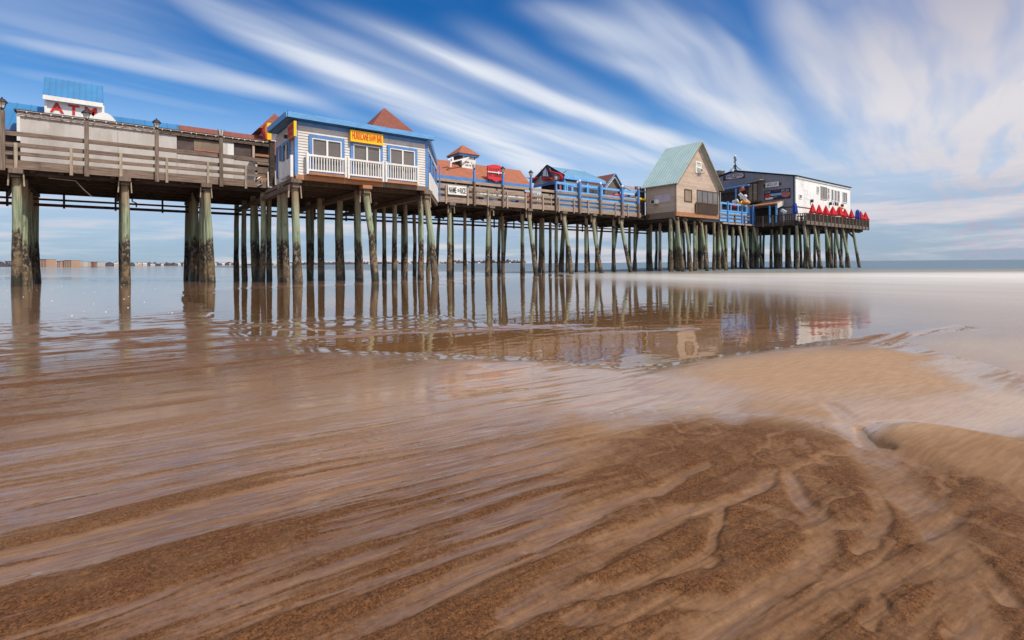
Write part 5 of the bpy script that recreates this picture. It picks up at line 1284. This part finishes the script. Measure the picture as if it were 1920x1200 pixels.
str_ = t.noise(t.scale(p, (.5, .12, 1)), .6, 4, .6)
cc = t.mix(t.ramp(mk, .25, .8), (.46, .28, .15), (.50, .42, .34)); cc = t.mix(t.ramp(de, 0, .5), cc, (.21, .20, .175)); cc = t.mix(t.ramp(de, .5, 1), cc, (.12, .19, .25))
cc = t.mix(fo, cc, (.80, .79, .76))
t.link(t.mix(t.math('MULTIPLY', t.ramp(str_, .4, .7), .25), cc, (.26, .21, .165)), di.inputs['Color'])
tr = t.new('ShaderNodeBsdfTransparent'); tr.inputs['Color'].default_value = (.97, .93, .84, 1)
m1 = t.new('ShaderNodeMixShader'); t.link(mk, m1.inputs[0]); t.link(tr.outputs[0], m1.inputs[1]); t.link(di.outputs[0], m1.inputs[2])
m2 = t.new('ShaderNodeMixShader'); t.link(t.math('MULTIPLY', fr.outputs[0], t.math('SUBTRACT', t.math('SUBTRACT', 1.0, t.math('MULTIPLY', t.ramp(mk, .15, .9), .55)), t.math('ADD', t.math('MULTIPLY', fo, .3), t.math('MULTIPLY', de, .28)))), m2.inputs[0]); t.link(m1.outputs[0], m2.inputs[1]); t.link(gl.outputs[0], m2.inputs[2])
t.link(m2.outputs[0], out.inputs['Surface'])
wa_ = sheet('sea', X, Y, np.zeros_like(X), Q, na, {'milk': milk, 'foam': foam, 'deep': deep, 'ripple': rip}, mt)
tag(wa_, 'calm shallow sea and tide pool with smooth milky surf', None, None, 'structure')

# ------------------------------------------------------------------ far shore with town
def far(px, dist, z=0.0):
    d = ray(px, 494); k = dist / d.dot(_fw); return (CAM[0] + d[0] * k, CAM[1] + d[1] * k, z)
prof = [(-260, 420, 2.2), (-60, 520, 1.8), (25, 640, 1.2), (70, 820, 1.0), (190, 950, 1.0), (330, 1500, 1.4), (520, 2300, 1.6), (700, 2900, 2.2), (860, 3100, 3.5), (985, 3300, 3.0)]
vs = []; fs = []
for i, (px, d, z) in enumerate(prof):
    vs += [far(px, d, -.6), far(px, d * 1.03, z * .55), far(px, d * 1.1, z), far(px, d * 1.8, z + 1.0), far(px, d * 1.85, -1)]
for i in range(len(prof) - 1):
    for k in range(4): fs.append((i * 5 + k, (i + 1) * 5 + k, (i + 1) * 5 + k + 1, i * 5 + k + 1))
M['far_sand'] = surf('far_beach', (.36, .27, .20), (.25, .19, .15), .9, scale=.01, bump=0, per_obj=0)
o = MB().add(vs, fs, True).build('far_shore_terrain', 'far_sand'); tag(o, 'low far shore across the bay', None, None, 'structure')
for n_, c1 in (('far_tan', (.46, .31, .22)), ('far_brick', (.30, .15, .12)), ('far_white', (.50, .485, .48)), ('far_cream', (.46, .42, .36)), ('far_roof', (.13, .09, .085))):
    M[n_] = surf(n_, c1, tuple(x * .9 for x in c1), .8, scale=.05, bump=0, per_obj=.04)
M['far_window'] = surf('far_window', (.10, .10, .12), None, .3, bump=0, per_obj=0)
def block(px0, px1, py_top, dist, mat, label, roof=None, stories=5):
    a, b_ = far(px0, dist), far(px1, dist); z1 = fz_far(py_top, (px0 + px1) / 2, dist)
    o = thing('apartment_block', a, label, 'building', 'buildings of the far town')
    A_, B_ = Vector(a), Vector(b_); d = (B_ - A_); n = Vector((_fw[0], _fw[1], 0)) * 18
    base = .8
    MB().prism([A_ + Vector((0, 0, base)), B_ + Vector((0, 0, base)), B_ + Vector((0, 0, z1)), A_ + Vector((0, 0, z1))], n).build('wall', mat, o)
    mb = MB(); cols = max(2, int(d.length / 4)); sh_ = (z1 - base) / stories; nn_ = -n.normalized() * .08
    for i in range(cols):
        for k in range(stories):
            p_ = A_ + d * ((i + .3) / cols) + Vector((0, 0, base + sh_ * (k + .35))); w_ = d * (.42 / cols)
            mb.prism([p_, p_ + w_, p_ + w_ + Vector((0, 0, sh_ * .45)), p_ + Vector((0, 0, sh_ * .45))], nn_)
    mb.build('window_grid', 'far_window', o)
    MB().prism([A_ + Vector((0, 0, z1)) - n * .03, B_ + Vector((0, 0, z1)) - n * .03, B_ + n * 1.03 + Vector((0, 0, z1)), A_ + n * 1.03 + Vector((0, 0, z1))], (0, 0, .5)).build('roof', roof or 'far_roof', o)
def fz_far(py, px, dist):
    d = ray(px, py); return CAM[2] + d[2] * dist / d.dot(_fw)
for a in [(71, 87, 486.5, 840, 'far_tan', 'tan apartment block right of the thick left piles', None, 5), (106, 113, 490, 900, 'far_tan', 'narrow tan block at the left of the far town', None, 4), (113, 120, 489.3, 905, 'far_brick', 'narrow brick block left of the dark roofed block', None, 4),
          (120.5, 134, 488.4, 880, 'far_tan', 'tan far block with the darkest highest roof', None, 5), (134.5, 140, 489.5, 890, 'far_cream', 'cream block stepping down from the tan far block', None, 4), (140.5, 150, 490.7, 920, 'far_white', 'first white block of the far row', None, 4),
          (151, 158, 491.2, 930, 'far_cream', 'cream block between white blocks of the far row', None, 4), (158.5, 166, 491.3, 940, 'far_white', 'middle white block of the far row', None, 4), (166.5, 171, 491.4, 945, 'far_tan', 'slim tan block late in the far row', None, 4),
          (171.5, 176, 491.5, 945, 'far_brick', 'slim brick block late in the far row', None, 4), (176.5, 183, 491.2, 950, 'far_white', 'last white block at the right end of the far row', None, 4), (9, 21, 490, 760, 'far_cream', 'pale far building left of the thick left piles', None, 3)]:
    block(*a)
r = random.Random(12)
for k in range(46):
    px = r.choice((r.uniform(96, 135), r.uniform(185, 330), r.uniform(330, 560), r.uniform(560, 960)))
    i = max(j for j in range(len(prof)) if prof[j][0] <= px); f = (px - prof[i][0]) / (prof[i + 1][0] - prof[i][0]); dist = (prof[i][1] + (prof[i + 1][1] - prof[i][1]) * f) * r.uniform(1.05, 1.12)
    x, y, z = far(px, dist, .9); w = r.uniform(4, 8) * (1 + dist / 3000); hh = r.uniform(3.2, 5) * (1 + dist / 4500)
    o = MB().box(x - w / 2, x + w / 2, y - w / 2, y + w / 2, z, z + hh).prism([(x - w / 2, y - w * .55, z + hh), (x - w / 2, y + w * .55, z + hh), (x - w / 2, y, z + hh * 1.55)], (w, 0, 0)).build('far_house', r.choice(('far_white', 'far_white', 'far_cream', 'far_tan')))
    tag(o, 'tiny pale house on the far shoreline seen between the piles', 'house', 'houses on the far shoreline')
mb = MB()
for k in range(900):
    px = r.uniform(-250, 985) if k % 3 else r.uniform(190, 985)
    i = max(j for j in range(len(prof)) if prof[j][0] <= px); f = (px - prof[i][0]) / (prof[i + 1][0] - prof[i][0]); dist = (prof[i][1] + (prof[i + 1][1] - prof[i][1]) * f) * r.uniform(1.14, 1.4)
    x, y, z = far(px, dist, 1.0); s_ = (.55 + dist / 1900) * r.uniform(.6, 1.25); rx = 5 * s_; rz = r.uniform(4, 8.5) * s_ * (1.15 if px > 840 else .9) * (.75 if 70 < px < 190 else 1)
    pts_ = []
    for q_ in range(7):
        for e in range(4):
            a_ = q_ / 7 * 6.283 + e * .4; el = e / 3 * 1.5; j_ = r.uniform(.75, 1.2); pts_.append((x + rx * j_ * math.cos(a_) * math.cos(el), y + rx * j_ * math.sin(a_) * math.cos(el), z + rz * j_ * math.sin(el)))
    mb.add(pts_, [(q_ * 4 + e, (q_ + 1) % 7 * 4 + e, (q_ + 1) % 7 * 4 + e + 1, q_ * 4 + e + 1) for q_ in range(7) for e in range(3)])
M['far_trees'] = surf('bare_winter_trees', (.10, .085, .10), (.065, .06, .075), .95, scale=.02, bump=0, per_obj=0)
tag(mb.build('treeline', 'far_trees'), 'far line of bare grey purple trees along the bay', None, None, 'stuff')
# shells and pebbles on the wet sand at the left
mb = MB()
for k in range(60):
    px, py = r.uniform(0, 330), r.uniform(533, 552) if k % 3 else r.uniform(552, 600)
    x, y = gpt(px, py); s_ = r.uniform(.008, .02); mb.lathe([(s_ * .7, 0), (s_, s_ * .3), (s_ * .6, s_ * .7), (s_ * .1, s_ * .85)], (x, y, float(ground(np.array([x]), np.array([y]))[0][0]) - .004), 6)
tag(mb.build('shells', 'white'), 'scatter of white shells on the wet sand by the left piles', None, None, 'stuff')

# ------------------------------------------------------------------ light
az = Vector((.35, -1.0)); az.normalize(); EL = math.radians(52)
sun = bpy.data.lights.new('sun', 'SUN'); sun.energy = 4.2; sun.angle = math.radians(1.2); sun.color = (1, .93, .82)
so_ = bpy.data.objects.new('sun', sun); COL.objects.link(so_)
sd = Vector((az.x * math.cos(EL), az.y * math.cos(EL), math.sin(EL)))
so_.rotation_euler = sd.to_track_quat('Z', 'Y').to_euler(); so_.location = (20, -60, 80)

w = bpy.data.worlds.new('World'); S.world = w; w.use_nodes = True
t = NT(w); bg = t.n['Background']
sk = t.new('ShaderNodeTexSky', sky_type='NISHITA', sun_disc=False, sun_elevation=EL, sun_rotation=math.atan2(sd.x, sd.y), air_density=1.0, dust_density=.6, ozone_density=2.0)
dirv = t.new('ShaderNodeTexCoord').outputs['Generated']
d3 = t.xyz(dirv)
zc = t.math('MAXIMUM', d3[2], 0.0)
den = t.math('ADD', zc, .06)
qx = t.math('DIVIDE', d3[0], den); qy = t.math('DIVIDE', d3[1], den)
s_ = t.math('ADD', t.math('MULTIPLY', qx, .982), t.math('MULTIPLY', qy, .192))
t_ = t.math('ADD', t.math('MULTIPLY', qx, -.192), t.math('MULTIPLY', qy, .982))
def vec(a, b_, c_=0.): 
    n = t.new('ShaderNodeCombineXYZ'); t.val(a, n.inputs[0]); t.val(b_, n.inputs[1]); t.val(c_, n.inputs[2]); return n.outputs[0]
wob = t.math('SUBTRACT', t.noise(vec(t.math('MULTIPLY', s_, .55), t.math('MULTIPLY', t_, .9)), 1.0, 3, .5), .5)
tw = t.math('ADD', t_, t.math('MULTIPLY', wob, .28))
fibre = t.noise(vec(t.math('MULTIPLY', s_, .42), t.math('MULTIPLY', tw, 3.4)), 1.7, 3, .5)
soft = t.noise(vec(t.math('MULTIPLY', s_, .35), t.math('MULTIPLY', tw, 1.1), 4.), 1.4, 4, .5)
def band(p0, p1, w0, w1, amp, s_in=None, s_out=None):
    """a long streak of cloud from pixel direction p0 to p1 in the flat cloud layer, w = half widths"""
    def st(p): d = ray(*p); d = d / np.linalg.norm(d); q = d[:2] / (d[2] + .06); return q[0] * .982 + q[1] * .192, -q[0] * .192 + q[1] * .982
    (s0, t0), (s1, t1) = st(p0), st(p1); k = (t1 - t0) / (s1 - s0)
    mid = t.math('MULTIPLY_ADD', s_, k, t0 - k * s0)
    wd = t.math('MAXIMUM', t.math('MULTIPLY_ADD', s_, 1.2 * (w1 - w0) / (s1 - s0), 1.2 * (w0 - (w1 - w0) / (s1 - s0) * s0)), .03)
    dd_ = t.math('DIVIDE', t.math('SUBTRACT', tw, mid), wd)
    g = t.math('EXPONENT', t.math('MULTIPLY', t.math('MULTIPLY', dd_, dd_), -1.0))
    L = abs(s1 - s0)
    g = t.math('MULTIPLY', g, t.ramp(s_, s0 - L * .25, s0 + L * .2)); g = t.math('MULTIPLY', g, t.ramp(s_, s1 + L * .5, s1 - L * .1) if s_out is None else 1.0)
    return t.math('MULTIPLY', g, amp)
bands = [((0, 68), (520, 172), .07, .10, .55), ((200, 60), (640, 215), .05, .08, .25), ((0, 130), (420, 215), .08, .12, .22), ((430, 30), (1080, 345), .09, .34, .95), ((560, 40), (900, 180), .05, .10, .35), ((740, 62), (1240, 265), .06, .13, .95), ((900, 60), (1160, 190), .05, .07, .35),
         ((1130, 105), (1460, 245), .05, .12, .85), ((1050, 30), (1300, 150), .06, .08, .5), ((960, 225), (1260, 325), .14, .22, .8), ((1180, 10), (1440, 210), .08, .12, .62), ((1470, -10), (1575, 190), .07, .11, .75), ((1340, 60), (1480, 230), .03, .06, .4), ((1300, 200), (1560, 320), .10, .2, .55), ((1200, 250), (1480, 345), .12, .25, .6), ((1620, -10), (1660, 120), .05, .08, .45),
         ((1000, 10), (1200, 90), .06, .08, .35), ((1650, 40), (1720, 300), .20, .36, .9), ((1800, 20), (1850, 300), .3, .6, 1.0)]
acc = None
for bd in bands:
    g = band(*bd); inv = t.math('SUBTRACT', 1.0, t.math('MINIMUM', g, 1.0)); acc = inv if acc is None else t.math('MULTIPLY', acc, inv)
cl = t.math('SUBTRACT', 1.0, acc)
mass = t.ramp(t.math('ADD', tw, t.math('MULTIPLY', t.math('SUBTRACT', soft, .5), .5)), .60, .0)
cl = t.math('MAXIMUM', cl, t.math('MULTIPLY', mass, t.ramp(fibre, .3, .55, .86, 1.0)))
base = t.math('MULTIPLY', t.ramp(soft, .36, .72), .3)
cl = t.math('MAXIMUM', cl, base)
cl = t.math('MULTIPLY', cl, t.ramp(fibre, .28, .64, .66, 1.06), clamp=True)
# veil of low cloud towards the horizon, layered
azv = t.math('ARCTAN2', d3[0], d3[1])
lowv = vec(t.math('MULTIPLY', azv, 3.2), t.math('MULTIPLY', zc, 26.0), 2.)
lown = t.noise(lowv, 1.3, 6, .6, .3)
lowm = t.math('MULTIPLY', t.ramp(lown, .37, .60), t.ramp(zc, .26, .07))
whiten = t.math('MULTIPLY', t.ramp(zc, .32, .06), 1.25)
cl = t.math('MAXIMUM', cl, t.math('MULTIPLY', lowm, .95))
cl = t.math('MAXIMUM', cl, t.math('MULTIPLY', whiten, .62))
blue = t.mix(1.0, sk.outputs[0], t.mix(t.ramp(zc, .12, .46), (.42, 1.06, 1.5), (.13, .68, 1.24)), 'MULTIPLY')
right = t.ramp(azv, math.radians(50), math.radians(82)); lowz = t.ramp(zc, .22, .02)
white = t.mix(right, (7.7, 8.2, 9.1), t.mix(t.ramp(zc, .20, .42), (7.5, 7.25, 7.6), (4.4, 4.3, 5.3)))
lav = t.mix(t.ramp(lown, .4, .7), (3.3, 3.8, 5.3), (7.0, 6.5, 6.9))
white = t.mix(t.math('MULTIPLY', lowz, .85), white, lav)
c = t.mix(cl, blue, white)
t.link(c, bg.inputs['Color']); bg.inputs['Strength'].default_value = .1

S.view_settings.view_transform = 'Standard'; S.view_settings.look = 'None'; S.view_settings.exposure = 0; S.view_settings.gamma = 1
try: S.view_settings.use_curve_mapping = False
except Exception: pass
S.cycles.max_bounces = 6; S.cycles.transparent_max_bounces = 8; S.cycles.sample_clamp_indirect = 6
